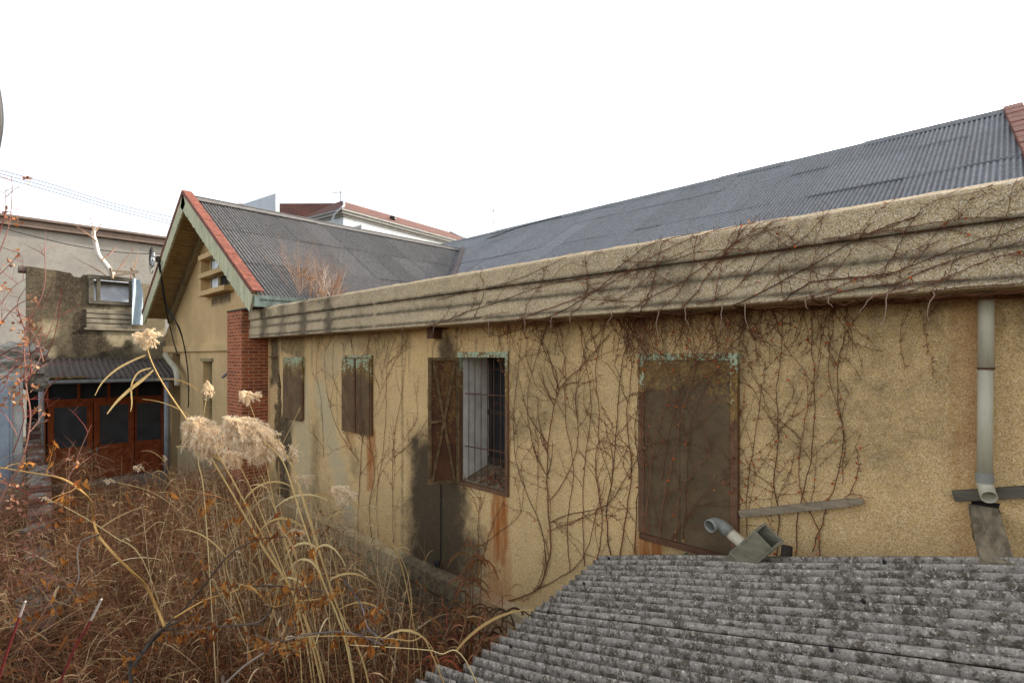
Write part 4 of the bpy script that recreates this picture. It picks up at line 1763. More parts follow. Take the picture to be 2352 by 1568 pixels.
eA = (on_roof(1235.5, 1394.5) - corner).dot(-eS)
pitS = eA / 10
shd = empty('shed', (-1, 2, GZ), 'foreground lean-to shed roofed with lichen-covered grey corrugated sheets', 'shed')
across = -eS
sheets = [(0, 10.2, 0, 1.0), (9.85, 10.4, -.03, 1.0), (19.85, 10.2, .20, 1.04), (29.8, 10.4, .08, 1.0)]
for k, (w0, nw, ex, g) in enumerate(sheets):
    mb = MB()
    O = corner + across * (w0 * pitS) + dS * ex - nS * .012 + nS * .008 * k
    # crest at the start
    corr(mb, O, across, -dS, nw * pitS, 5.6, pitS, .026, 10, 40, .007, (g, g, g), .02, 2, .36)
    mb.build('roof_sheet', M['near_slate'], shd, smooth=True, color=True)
bolt0 = None
rs = random.Random(14)
for v in (.22, 2.1):
    for u in range(1, 30, 5):
        c = corner + across * (u * pitS * 1.0) - dS * (v + rs.uniform(-.05, .05)) + nS * .03
        if bolt0 is None:
            mb = MB()
            mb.tube([c - nS * .012, c + nS * .002, c + nS * .004, c + nS * .012], [.010, .010, .005, .004], 8)
            bolt0 = mb.build('bolt', M['cable'], shd)
            b0 = c
        else:
            b = bolt0.copy()
            COL.objects.link(b)
            b.parent = shd
            b.location = Vector(b.location) + (c - b0)
mb = MB()
c0 = corner + across * .1 - dS * .25 - nS * .2
for (u, v) in ((0.1, .3), (3.6, .3), (.1, 4.5), (3.6, 4.5)):
    mb = MB()
    p = corner + across * u - dS * v - nS * .1
    mb.box(p.x - .05, p.x + .05, p.y - .05, p.y + .05, GZ, p.z)
    mb.build('post', M['darkwood'], shd)
for v in (.3, 2.4, 4.5):
    mb = MB()
    p, q = corner + across * .02 - dS * v - nS * .075, corner + across * 3.8 - dS * v - nS * .075
    mb.bar(p, q, .07, .07, nS)
    mb.build('rafter', M['darkwood'], shd)
mb = MB()
P = [corner + across * u - dS * .5 - nS * .12 for u in (.05, 3.8)]
mb.quad((P[0].x, P[0].y, GZ), (P[1].x, P[1].y, GZ), (P[1].x, P[1].y, P[1].z), (P[0].x, P[0].y, P[0].z))
mb.build('side_wall', M['darkwood'], shd)

# ------------------------------------------------------------------ creepers
def surf_y(x, z):
    if z > .40:
        for (a, b) in zip(PROF, PROF[1:]):
            if a[1] <= z <= b[1]:
                return a[0] + (b[0] - a[0]) * (z - a[1]) / max(1e-6, b[1] - a[1])
        return YP
    if z > .35:
        return YP
    if W4[0] < x < W4[1] and z > W4[2] - .05:
        return D - .055
    if W2[0] < x < W2[1] and z > W2[2] and z < W2[3]:
        return D - .066
    return D


VC = [lin(104, 66, 46), lin(118, 76, 52), lin(88, 58, 42), lin(128, 86, 62)]
LEAF = [lin(164, 74, 34), lin(190, 92, 46), lin(140, 70, 40), lin(176, 120, 76)]


class Vine:
    def __init__(s, seed, zmax=.36, zmin=-2.6):
        s.mb, s.lf, s.rs = MB(), MB(), random.Random(seed)
        s.zmax, s.zmin = zmax, zmin
        s.leaf = .035
        s.dens = 1.5

    def strand(s, pts, r0, r1):
        r0, r1 = max(.0018, r0 * .66), max(.0012, r1 * .66)
        P = [Vector((x, surf_y(x, z) - .006 - max(r0, .004) - s.rs.random() * .004, z)) for x, z in pts]
        s.mb.col = s.rs.choice(VC)
        n = len(P)
        if n > 1:
            s.mb.tube(P, [r0 + (r1 - r0) * i / (n - 1) for i in range(n)], 4, False)

    def leafat(s, x, z):
        rs = s.rs
        p = Vector((x, surf_y(x, z) - .02 - rs.random() * .02, z))
        s.lf.col = rs.choice(LEAF)
        d = Vector((rs.uniform(-1, 1), rs.uniform(-.6, .2), rs.uniform(-1, .4))).normalized() * rs.uniform(.012, .026)
        s.lf.ribbon([p, p + d * .5, p + d], [.004, rs.uniform(.012, .022), .003], (rs.uniform(-.6, .6), -1, rs.uniform(-.4, .6)))

    def node(s, x, z):
        rs = s.rs
        L_ = rs.uniform(.012, .03)
        a = rs.uniform(0, 6.28)
        y = surf_y(x, z) - .012
        s.mb.col = VC[0]
        s.mb.tube([(x, y, z), (x + math.cos(a) * L_, y - .012, z + math.sin(a) * L_)], [.0025, .002], 3, False)

    def grow(s, x, z, ang, L_, r, depth, updraw=.12):
        rs = s.rs
        step = .035
        pts = [(x, z)]
        n = max(3, int(L_ / step))
        ph = rs.random() * 50
        for k in range(n):
            ang += rs.gauss(0, .13) + .10 * noise.noise(Vector((k * .25, ph, 0)))
            ang += updraw * (math.pi / 2 - ang) * .12
            x += math.cos(ang) * step
            z += math.sin(ang) * step
            if z > s.zmax or z < s.zmin:
                break
            pts.append((x, z))
            if rs.random() < .35:
                s.node(x, z)
            if rs.random() < s.leaf:
                s.leafat(x, z)
            if depth and rs.random() < .085:
                s.grow(x, z, ang + rs.choice((-1, 1)) * rs.uniform(.35, .9), L_ * rs.uniform(.25, .6), r * .62, depth - 1, updraw)
        s.strand(pts, r, max(.0012, r * .45))

    def trace(s, px, y=None, r0=.008, r1=.004, kids=.1, depth=1, side=.9, up=.12, kl=(.25, .8)):
        rs = s.rs
        C = []
        for (a, b) in px:
            yy = D if y is None else y
            p = at(a, b, y=yy)
            C.append((p.x, 0, p.z))
        sp = catmull(C, 10)
        # resample and wiggle
        pts = []
        ph = rs.random() * 90
        for i, p in enumerate(sp):
            pts.append((p.x + .014 * noise.noise(Vector((i * .33, ph, 0))), p.z + .008 * noise.noise(Vector((i * .33, ph, 9)))))
        s.strand(pts, r0, r1)
        for i in range(1, len(pts)):
            (xa, za), (xb, zb_) = pts[i - 1], pts[i]
            seg = math.hypot(xb - xa, zb_ - za)
            ang = math.atan2(zb_ - za, xb - xa)
            for q in range(max(1, int(seg / .03))):
                if rs.random() < .3:
                    s.node(xb, zb_)
                if rs.random() < s.leaf:
                    s.leafat(xb, zb_)
                if rs.random() < kids * s.dens:
                    s.grow(xb, zb_, ang + rs.choice((-1, 1)) * rs.uniform(.3, side), rs.uniform(*kl), r0 * .5, depth, up)

    def build(s, label, group, loc):
        o = empty('creeper_vine', loc, label, 'creeper', group)
        s.mb.build('stem', M['bark'], o, color=True)
        if s.lf.v:
            s.lf.build('leaf', M['veg'], o, color=True)['kind'] = 'stuff'
        return o


G_W = 'bare creepers on the ochre wall'
G_P = 'bare creepers over the concrete parapet'


def wall_vine(label, seed, traces, leaf=.03, zmin=-2.6):
    v = Vine(seed, .36, zmin)
    v.leaf = leaf
    for t in traces:
        v.trace(**t)
    b = traces[0]['px'][0]
    v.build(label, G_W, at(b[0], b[1], y=D))


wall_vine('fan of creeper stems spreading up between the two small shutters', 101, [
    dict(px=((822, 1230), (824, 1170), (829, 1090), (834, 1010), (842, 960)), r0=.009, r1=.006, kids=.02),
    dict(px=((834, 1010), (812, 930), (795, 860), (790, 785)), r0=.005, r1=.003, kids=.06),
    dict(px=((834, 1005), (800, 940), (768, 870), (768, 790)), r0=.005, r1=.003, kids=.06),
    dict(px=((836, 1000), (822, 900), (812, 800), (806, 780)), r0=.005, r1=.003, kids=.08),
    dict(px=((836, 1000), (850, 960), (876, 900), (880, 850)), r0=.004, r1=.003, kids=.06),
    dict(px=((828, 1060), (780, 990), (752, 900), (748, 790)), r0=.005, r1=.003, kids=.07),
    dict(px=((745, 1050), (740, 930), (728, 850), (735, 785)), r0=.004, r1=.002, kids=.05)], .02)
wall_vine('creeper stems running over the second small shutter', 102, [
    dict(px=((870, 1235), (866, 1150), (878, 1060), (888, 960), (890, 850), (905, 785)), r0=.006, r1=.003, kids=.06),
    dict(px=((856, 1240), (850, 1160), (862, 1080), (846, 990), (838, 900), (845, 790)), r0=.006, r1=.003, kids=.05),
    dict(px=((905, 1250), (904, 1150), (905, 1020), (925, 900), (935, 790)), r0=.005, r1=.003, kids=.08),
    dict(px=((905, 1050), (960, 1000), (990, 930), (995, 790)), r0=.004, r1=.002, kids=.05),
    dict(px=((850, 1160), (880, 1080), (930, 1010), (960, 960)), r0=.003, r1=.002, kids=.05)], .03)
wall_vine('creeper climbing to the bottom corner of the barred window', 103, [
    dict(px=((1085, 1340), (1098, 1290), (1100, 1210), (1105, 1140)), r0=.008, r1=.005, kids=.05, kl=(.2, .5)),
    dict(px=((1096, 1335), (1115, 1260), (1135, 1200), (1160, 1150)), r0=.007, r1=.003, kids=.08, kl=(.2, .5)),
    dict(px=((1110, 1250), (1150, 1220), (1195, 1180), (1205, 1120)), r0=.005, r1=.003, kids=.08, kl=(.2, .5)),
    dict(px=((1170, 1140), (1172, 1000), (1168, 880), (1175, 750)), r0=.006, r1=.003, kids=.09, kl=(.2, .6))], .03)
wall_vine('thick creeper trunk rising from the plinth between barred window and hatch', 104, [
    dict(px=((1135, 1395), (1180, 1375), (1235, 1352), (1258, 1300), (1268, 1250), (1262, 1180), (1258, 1090), (1266, 980), (1290, 890), (1340, 840), (1400, 770)), r0=.013, r1=.005, kids=.07),
    dict(px=((1258, 1300), (1245, 1210), (1210, 1130), (1185, 1040), (1182, 930), (1200, 780)), r0=.006, r1=.003, kids=.10),
    dict(px=((1262, 1200), (1310, 1180), (1380, 1165), (1420, 1130), (1455, 1060)), r0=.007, r1=.003, kids=.09),
    dict(px=((1264, 1150), (1310, 1080), (1330, 1000), (1325, 900), (1350, 780)), r0=.006, r1=.003, kids=.11),
    dict(px=((1262, 1100), (1225, 1020), (1215, 900), (1250, 770)), r0=.005, r1=.003, kids=.10),
    dict(px=((1235, 1352), (1310, 1310), (1350, 1260), (1370, 1180), (1395, 1090)), r0=.007, r1=.003, kids=.1)], .025)
wall_vine('dense bundle of upright creeper stems just left of the metal hatch', 105, [
    dict(px=((1425, 1280), (1440, 1180), (1452, 1080), (1442, 960), (1452, 850), (1440, 745)), r0=.009, r1=.004, kids=.09),
    dict(px=((1405, 1285), (1395, 1180), (1410, 1080), (1420, 950), (1432, 830), (1460, 745)), r0=.008, r1=.004, kids=.09),
    dict(px=((1370, 1300), (1385, 1190), (1370, 1080), (1378, 960), (1370, 850), (1390, 745)), r0=.007, r1=.003, kids=.11),
    dict(px=((1345, 1300), (1340, 1180), (1345, 1060), (1360, 930), (1340, 800), (1335, 750)), r0=.006, r1=.003, kids=.11),
    dict(px=((1310, 1310), (1305, 1200), (1320, 1080), (1300, 960), (1300, 850), (1290, 755)), r0=.006, r1=.003, kids=.11),
    dict(px=((1460, 1280), (1462, 1180), (1470, 1090), (1460, 1000), (1470, 890), (1490, 745)), r0=.007, r1=.003, kids=.11),
    dict(px=((1445, 1100), (1480, 1030), (1540, 1010), (1600, 985), (1660, 930)), r0=.005, r1=.002, kids=.12)], .03)
wall_vine('creeper stems straggling across the rusty metal hatch', 106, [
    dict(px=((1485, 1240), (1500, 1120), (1510, 1020), (1545, 900), (1560, 800), (1555, 735)), r0=.006, r1=.003, kids=.10),
    dict(px=((1520, 1240), (1535, 1130), (1560, 1030), (1580, 930), (1610, 820), (1620, 730)), r0=.006, r1=.003, kids=.10),
    dict(px=((1560, 1240), (1570, 1130), (1620, 1060), (1670, 1010), (1700, 960)), r0=.005, r1=.002, kids=.10),
    dict(px=((1545, 1240), (1590, 1180), (1640, 1110), (1690, 1060)), r0=.005, r1=.002, kids=.10),
    dict(px=((1500, 1230), (1490, 1100), (1482, 980), (1490, 850), (1510, 740)), r0=.005, r1=.003, kids=.12),
    dict(px=((1530, 1100), (1548, 980), (1590, 860), (1640, 800), (1690, 735)), r0=.005, r1=.003, kids=.1),
    dict(px=((1580, 1240), (1585, 1130), (1590, 1020), (1610, 930), (1660, 840), (1730, 725)), r0=.005, r1=.003, kids=.08),
    dict(px=((1600, 900), (1605, 830), (1595, 735)), r0=.004, r1=.003, kids=.12)], .045)
wall_vine('creeper with scattered orange leaves right of the metal hatch', 107, [
    dict(px=((1785, 1275), (1790, 1190), (1780, 1100), (1788, 1000), (1785, 900), (1795, 820), (1800, 710)), r0=.007, r1=.003, kids=.07, kl=(.2, .6)),
    dict(px=((1720, 1260), (1715, 1170), (1722, 1090), (1735, 1000), (1750, 900), (1760, 830)), r0=.005, r1=.003, kids=.07, kl=(.2, .5)),
    dict(px=((1788, 1000), (1760, 930), (1735, 860), (1720, 820)), r0=.004, r1=.002, kids=.05, kl=(.15, .4))], .10)
wall_vine('creeper with orange leaves hanging farthest right on the ochre wall', 108, [
    dict(px=((1882, 1280), (1880, 1215), (1850, 1150), (1835, 1080), (1850, 960), (1880, 850), (1890, 730), (1905, 690)), r0=.007, r1=.003, kids=.06, kl=(.2, .5)),
    dict(px=((1868, 1265), (1895, 1180), (1925, 1090), (1938, 1000), (1925, 900), (1935, 790), (1990, 695)), r0=.006, r1=.003, kids=.04, kl=(.15, .4)),
    dict(px=((1900, 1165), (1950, 1135), (1972, 1080), (1970, 1035)), r0=.005, r1=.003, kids=.02, kl=(.1, .3)),
    dict(px=((1830, 1275), (1835, 1170), (1865, 1050), (1870, 920), (1868, 800), (1865, 700)), r0=.006, r1=.003, kids=.06, kl=(.2, .5)),
    dict(px=((1935, 1110), (1940, 990), (1905, 880), (1910, 790), (1915, 700)), r0=.004, r1=.003, kids=.05, kl=(.1, .3))], .12)
wall_vine('two thin bare creeper tendrils on the grey bloom left of the downpipe', 109, [
    dict(px=((2150, 880), (2140, 830), (2125, 760), (2110, 690)), r0=.003, r1=.002, kids=.03, kl=(.1, .2)),
    dict(px=((2080, 850), (2070, 790), (2078, 700)), r0=.003, r1=.002, kids=.03, kl=(.1, .2))], 0)

PV = [
    ('creeper along the lower face of the parapet above the small shutters', [
        ((930, 760), (1000, 745), (1075, 715), (1140, 695), (1230, 660), (1330, 640)),
        ((1000, 690), (1060, 672), (1130, 660), (1230, 625), (1300, 590)),
        ((980, 745), (1060, 735), (1170, 715)),
        ((1090, 730), (1105, 690), (1112, 640))]),
    ('long creeper strand rising over the parapet above the barred window', [
        ((1090, 770), (1200, 730), (1310, 690), (1380, 660), (1460, 610), (1560, 560), (1640, 530), (1740, 500)),
        ((1200, 732), (1215, 690), (1240, 650), (1262, 600)),
        ((1330, 682), (1420, 690), (1500, 690))]),
    ('creeper crossing the parapet above the thick trunk', [
        ((1215, 745), (1290, 715), (1375, 660), (1440, 600), (1500, 560), (1600, 530)),
        ((1300, 735), (1340, 690), (1350, 640), (1345, 590)),
        ((1240, 650), (1330, 640), (1420, 625), (1500, 610), (1610, 560)),
        ((1370, 700), (1430, 680), (1480, 640), (1530, 590))]),
    ('creeper tangle on the parapet just left of the hatch', [
        ((1470, 720), (1490, 680), (1505, 620), (1520, 560)),
        ((1420, 730), (1480, 690), (1560, 650), (1640, 590), (1720, 545), (1800, 520)),
        ((1510, 720), (1560, 670), (1590, 610), (1600, 545)),
        ((1430, 600), (1530, 600), (1600, 580), (1720, 570))]),
    ('thick crossing creeper strands on the parapet over the hatch', [
        ((1560, 715), (1600, 670), (1650, 600), (1700, 550), (1770, 515)),
        ((1590, 600), (1680, 590), (1780, 575), (1880, 560), (1960, 545)),
        ((1640, 700), (1650, 640), (1665, 580), (1690, 530)),
        ((1600, 700), (1680, 670), (1720, 620), (1750, 560))]),
    ('creeper sweeping from the parapet foot up to its cap right of the hatch', [
        ((1680, 705), (1770, 660), (1860, 610), (1930, 570), (2010, 530), (2100, 500)),
        ((1720, 700), (1820, 690), (1920, 660), (2000, 630), (2080, 580)),
        ((1790, 610), (1800, 680), (1850, 700), (1870, 680)),
        ((1700, 650), (1780, 590), (1850, 545), (1900, 490))]),
    ('creeper along the middle of the right half of the parapet', [
        ((1800, 690), (1860, 650), (1930, 640), (2030, 630), (2120, 600), (2220, 560), (2352, 520)),
        ((1890, 550), (2000, 535), (2100, 520), (2230, 500), (2352, 505)),
        ((2020, 640), (2050, 590), (2080, 530), (2120, 480)),
        ((1860, 640), (1870, 580), (1890, 500))]),
    ('creeper hugging the lower edge of the parapet toward the downpipe', [
        ((1860, 690), (1960, 665), (2060, 650), (2150, 610), (2250, 580), (2352, 555)),
        ((1900, 690), (2000, 685), (2100, 650), (2230, 640)),
        ((1980, 685), (2100, 665), (2200, 625), (2290, 590), (2352, 575)),
        ((1830, 700), (1950, 690), (2060, 685), (2180, 665), (2352, 650))]),
]
for i, (lab, tr_) in enumerate(PV):
    v = Vine(200 + i, .95, .37)
    v.leaf = .012
    for k, t_ in enumerate(tr_):
        v.trace(px=t_, y=YP, r0=.0068 if k == 0 else .0045, r1=.003, kids=.06, depth=1, side=.8, up=.0, kl=(.12, .5))
    v.build(lab, G_P, at(*tr_[0][0], y=YP))
# twigs crowding under the soffit
v = Vine(300, .36, -.6)
rs = v.rs
for q in range(150):
    px = rs.choice((rs.uniform(1150, 1950), rs.uniform(720, 1950), rs.uniform(1420, 1720)))
    p = at(px, 700, y=D)
    v.grow(p.x, .345, -math.pi / 2 + rs.uniform(-.5, .5), rs.uniform(.12, .5), .004, 1, -.0)
for q in range(60):
    p = at(rs.uniform(1100, 2352), 700, y=D)
    y = rs.uniform(YP + .04, D - .05)
    x = p.x
    pts = [Vector((x + k * .06, y + rs.uniform(-.02, .02), .338 + rs.uniform(-.02, .01))) for k in range(rs.randint(4, 12))]
    v.mb.col = rs.choice(VC)
    v.mb.tube(pts, .004, 4, False)
for q in range(16):
    px = rs.uniform(900, 2150)
    p = at(px, 720, y=YP)
    L_ = rs.uniform(.06, .22)
    pts = [Vector((p.x, YP - .01, .372))]
    for k in range(5):
        pts.append(pts[-1] + Vector((rs.gauss(0, .010), -.004, -L_ / 5)))
    v.mb.col = lin(150, 128, 112)
    v.mb.tube(pts, [.004 - .0005 * k for k in range(6)], 4, False)
v.build('tangle of bare creeper twigs hanging from under the parapet', None, at(1500, 730, y=D))

# ------------------------------------------------------------------ dry bush behind the parapet
rs = random.Random(31)
db = empty('dry_bush', at(690, 690, y=4.55), 'dry straw coloured bush growing behind the parapet in front of the wing roof', 'bush')
mb = MB()
for q in range(150):
    px = rs.gauss(690, 40)
    p = at(px, 695, y=4.5 + rs.random() * .5)
    p.z = 1.0
    d = Vector((rs.gauss((px - 690) * .005, .32), rs.gauss(0, .3), 1))
    d = d - Vector((ray(690)[1], -ray(690)[0], 0)) * 0
    L_ = rs.uniform(.4, 1.25) * (1.15 if abs(px - 700) < 25 else .8)
    branchy(mb, p, d, L_, rs.uniform(.005, .009), 2 if rs.random() < .55 else 1, rs, rs.choice([lin(170, 142, 118), lin(146, 112, 88), lin(190, 174, 158), lin(150, 112, 86)]), .45, .1, 6, 3)
mb.build('branch', M['bark'], db, color=True)
mb = MB()
for (px, py) in ((600, 645), (612, 650), (625, 642), (640, 655), (600, 668), (690, 630), (700, 622), (715, 635), (722, 640), (735, 670), (745, 672), (752, 690), (770, 680), (605, 660)):
    for q in range(14):
        p = at(px + rs.gauss(0, 5), py + rs.gauss(0, 3), y=4.6 + rs.uniform(-.15, .15))
        mb.col = rs.choice([lin(136, 100, 58), lin(108, 76, 44), lin(160, 124, 78)])
        d = Vector((rs.uniform(-1, 1), rs.uniform(-1, 1), rs.uniform(-1, .5))).normalized() * .035
        mb.ribbon([p, p + d], .018, (rs.uniform(-1, 1), -1, rs.uniform(-1, 1)))
mb.build('seed_head', M['veg'], db, color=True)['kind'] = 'stuff'
for k, (px, py, hh) in enumerate(((1268, 655, .45), (1288, 650, .2), (1700, 560, .12))):
    pass

# ------------------------------------------------------------------ reeds
HAIR = [lin(248, 232, 204), lin(236, 217, 184), lin(255, 244, 222), lin(222, 200, 166), lin(244, 226, 196)]
STRAW = [lin(200, 172, 116), lin(188, 158, 104), lin(212, 188, 136), lin(176, 144, 94)]


def plume(mb, c, axis, size, n, rs, w=.0022):
    """feathery head: arching side branches, each covered in short hairs"""
    a = Vector(axis).normalized()
    sd = a.cross(Vector((ray(1176)[0], ray(1176)[1], 0))).normalized()
    dp_ = a.cross(sd).normalized()
    nb = max(16, int(n / 75))
    sc = size[1]
    for q in range(nb):
        u = rs.uniform(-.95, .75)
        th = rs.random() * 6.283
        env = math.sqrt(max(.08, 1 - abs(u) ** 2.4)) * rs.uniform(.6, 1.12)
        o = (sd * math.cos(th) + dp_ * math.sin(th) * .85)
        p = c + a * u * size[0] * .8 + o * sc * .1
        d = (o + a * rs.uniform(.3, .9)).normalized()
        L_ = env * sc * 1.05
        pts = [p]
        for k in range(7):
            d = (d + Vector((0, 0, -.16)) + Vector((rs.gauss(0, .1), rs.gauss(0, .1), rs.gauss(0, .1)))).normalized()
            pts.append(pts[-1] + d * L_ / 7)
        tone = rs.uniform(.86, 1.1)
        for h in range(75):
            f = rs.random() ** .7 * 7
            i = min(6, int(f))
            pp = pts[i].lerp(pts[i + 1], f - i)
            td = (pts[i + 1] - pts[i]).normalized()
            hd = (td * rs.uniform(.2, .9) + Vector((rs.gauss(0, .6), rs.gauss(0, .6), rs.gauss(-.15, .6)))).normalized()
            hl = sc * rs.uniform(.10, .24)
            k = rs.uniform(.9, 1.1) * tone
            mb.col = tuple(x * k for x in rs.choice(HAIR))
            p2 = pp + hd * hl * .55
            p3 = p2 + (hd + Vector((0, 0, -.5))).normalized() * hl * .45
            mb.ribbon([pp, p2, p3], [w, w, w * .4], (rs.uniform(-1, 1), rs.uniform(-1, 1), rs.uniform(-1, 1)))


def reed(label, stem, t0, t1, blob, leaves=3, seed=0, r0=.0075, n=1500, axis=(1, .6)):
    """stem: pixel polyline from low to tip; t0,t1 depth at the low end and at the tip"""
    rs = random.Random(seed)
    m_ = len(stem)
    P = [at(px, py, t=t0 + (t1 - t0) * i / (m_ - 1)) for i, (px, py) in enumerate(stem)]
    d = (P[0] - P[1])
    # carry it on down to the ground
    if P[0].z > GZ + .05:
        drop = P[0].z - GZ
        d = d.normalized()
        dh = Vector((d.x, d.y, 0)) * .6
        P = [P[0] + dh * drop * .55 + Vector((0, 0, -drop)), P[0] + dh * drop * .35 + Vector((0, 0, -drop * .5))] + P
    o = empty('reed', P[0], label, 'reed', 'plumed reeds in the weedy yard')
    sp = catmull(P, 8)
    mb = MB()
    mb.col = rs.choice(STRAW)
    k_ = len(sp)
    mb.tube(sp, [r0 * (1 - .55 * i / k_) for i in range(k_)], 6)
    mb.build('stem', M['bark'], o, smooth=True, color=True)
    for q in range(leaves):
        mb = MB()
        i = rs.randint(int(k_ * .45), int(k_ * .93))
        p = sp[i]
        sgn = rs.choice((-1, 1))
        dirx = Vector((C_, S_, 0)) * sgn
        L_ = rs.uniform(.25, .5)
        pts = [p]
        dd = (dirx * .6 + Vector((0, 0, .8)) + Vector((rs.gauss(0, .2), rs.gauss(0, .2), 0))).normalized()
        bend = rs.uniform(.08, .34)
        for s in range(9):
            dd = (dd + Vector((0, 0, -bend))).normalized()
            pts.append(pts[-1] + dd * L_ / 9)
        mb.col = rs.choice(STRAW)
        w_ = rs.uniform(.008, .017)
        mb.ribbon(pts, [w_ * (.45 + .55 * math.sin(math.pi * min(1, .12 + s / 9))) for s in range(10)], (rs.uniform(-.4, .4), -1, rs.uniform(.2, .8)))
        mb.build('leaf', M['veg'], o, smooth=True, color=True)
    if blob:
        (cx, cy, hw, hh) = blob
        t = t1
        c = at(cx, cy, t=t)
        px = t / FP
        a = Vector((C_ * axis[0], S_ * axis[0], -axis[1]))
        mb = MB()
        plume(mb, c, a, (max(hw, hh) * px, min(hw, hh) * px), int(n * 2.4), rs, .0026 if t < 5 else .004)
        mb.build('plume', M['plume'], o, color=True)
    return o


reed('tallest arching reed with a small plume above the awning', [(700, 1420), (600, 1250), (520, 1110), (440, 980), (380, 890), (348, 830), (335, 785)], 3.6, 3.5, (331, 772, 34, 25), 0, 1, .0085, 1500, (1, .1))
reed('reed with the largest fluffy plume beside the brick pillar', [(800, 1500), (740, 1330), (690, 1180), (650, 1060), (600, 1010)], 3.3, 3.2, (556, 985, 60, 50), 2, 2, .0075, 5200, (1, .5))
reed('reed whose plume droops at the right of the largest plume', [(840, 1540), (770, 1380), (715, 1200), (670, 1070), (630, 1000)], 3.4, 3.35, (594, 1003, 54, 50), 2, 22, .0075, 4600, (1, 1.2))
reed('reed with a broad plume left of the brick pillar', [(730, 1500), (640, 1300), (560, 1150), (510, 1060), (470, 1000)], 3.5, 3.5, (463, 990, 58, 50), 2, 3, .007, 5200, (1, .8))
reed('reed with a round tuft in front of the red bricks', [(700, 1400), (640, 1200), (600, 1010), (575, 930)], 3.7, 3.7, (567, 908, 25, 23), 0, 4, .006, 1100, (1, .3))
reed('slender reed with a small tuft before the gable window', [(470, 1150), (455, 1050), (470, 940), (478, 895)], 3.9, 3.9, (478, 889, 22, 19), 2, 5, .005, 800, (.3, 1))
reed('reed with a half hidden plume below the largest one', [(700, 1460), (640, 1280), (580, 1130), (545, 1060)], 3.8, 3.8, (530, 1046, 34, 28), 1, 6, .006, 1500, (1, .2))
reed('reed with a feathery plume right of the pillar foot', [(800, 1480), (740, 1290), (690, 1130), (668, 1060)], 4.0, 4.0, (667, 1042, 30, 21), 1, 7, .006, 900, (1, -.5))
reed('reed with a faded plume low beside the washed wall', [(800, 1480), (770, 1300), (725, 1160), (700, 1110)], 4.2, 4.2, (697, 1098, 28, 19), 1, 8, .005, 700, (1, .3))
reed('reed with a brownish plume before the ochre wall', [(930, 1330), (890, 1240), (840, 1180), (795, 1140)], 4.0, 3.9, (783, 1127, 32, 27), 0, 9, .006, 1300, (1, .4))
reed('short reed with a flat plume in front of the orange doors', [(470, 1240), (420, 1180), (350, 1130), (270, 1108)], 6.2, 6.2, (250, 1105, 18, 8), 1, 10, .006, 500, (1, -.1))
reed('short reed with a pale tuft by the second orange door', [(500, 1230), (440, 1150), (370, 1100), (325, 1078)], 6.6, 6.6, (315, 1073, 12, 10), 1, 11, .005, 500, (1, .2))
reed('short reed with a tiny tuft by the right orange door', [(440, 1230), (420, 1150), (390, 1090), (379, 1058)], 7, 7, (378, 1051, 8, 6), 2, 12, .005, 300, (.3, 1))
reed('bowed reed with a thin plume over the brick garden wall', [(330, 1290), (260, 1230), (180, 1180), (120, 1150)], 5, 5, (105, 1146, 19, 8), 0, 13, .006, 600, (1, .2))
reed('leaning reed with a pale plume among the brown stalks', [(800, 1500), (760, 1380), (720, 1290), (690, 1225)], 4.4, 4.4, (683, 1222, 20, 14), 1, 14, .006, 700, (1, .2))
# canes without a plume
canes = [([(1000, 1520), (930, 1290 + 180), (700, 1462), (560, 1500)], 2.6), ([(940, 1460), (946, 1380), (930, 1300), (890, 1230)], 3.9), ([(1085, 1545), (1010, 1500), (960, 1490), (800, 1480)], 2.7),
         ([(650, 1500), (600, 1300), (560, 1150), (470, 990)], 4.0), ([(610, 1480), (660, 1280), (700, 1150), (760, 990)], 4.2), ([(560, 1420), (520, 1280), (600, 1120), (690, 935)], 4.1),
         ([(690, 1500), (670, 1300), (635, 1180), (600, 1090)], 3.6), ([(770, 1500), (745, 1380), (722, 1250), (712, 1130)], 4.1), ([(730, 1480), (705, 1350), (650, 1200), (640, 1060)], 3.9)]
clab = ['pale cane arching low along the bottom of the yard', 'cane bending down beside the plinth steps', 'cane lying against the shed roof corner', 'straight cane leaning left below the broad plume',
        'cane leaning right in front of the plinth', 'cane tilting right toward the brick pillar', 'upright cane below the largest plume', 'upright cane close to the washed wall', 'cane leaning left in front of the pillar foot']
for k, (c, t) in enumerate(canes):
    o = reed(clab[k], c, t, t, None, 1, 50 + k, .0042)
    o['group'] = 'plumeless canes in the yard'
# two big drooping leaves of the tallest reed, as in the picture
o = [q for q in bpy.data.objects if q.name == 'reed'][0]
for px, w_ in ((((335, 815), (300, 830), (265, 850), (235, 878), (218, 908)), .022), (((347, 845), (318, 855), (302, 885), (303, 925), (300, 945)), .02),
               (((352, 850), (330, 870), (300, 893), (270, 920), (246, 950)), .035)):
    P = catmull([at(a, b, t=3.5) for a, b in px], 5)
    mb = MB()
    mb.col = random.choice(STRAW)
    mb.ribbon(P, [w_ * (.3 + .7 * math.sin(math.pi * min(1, .1 + .9 * i / len(P)))) for i in range(len(P))], (.3, -1, .4))
    mb.build('leaf', M['veg'], o, smooth=True, color=True)

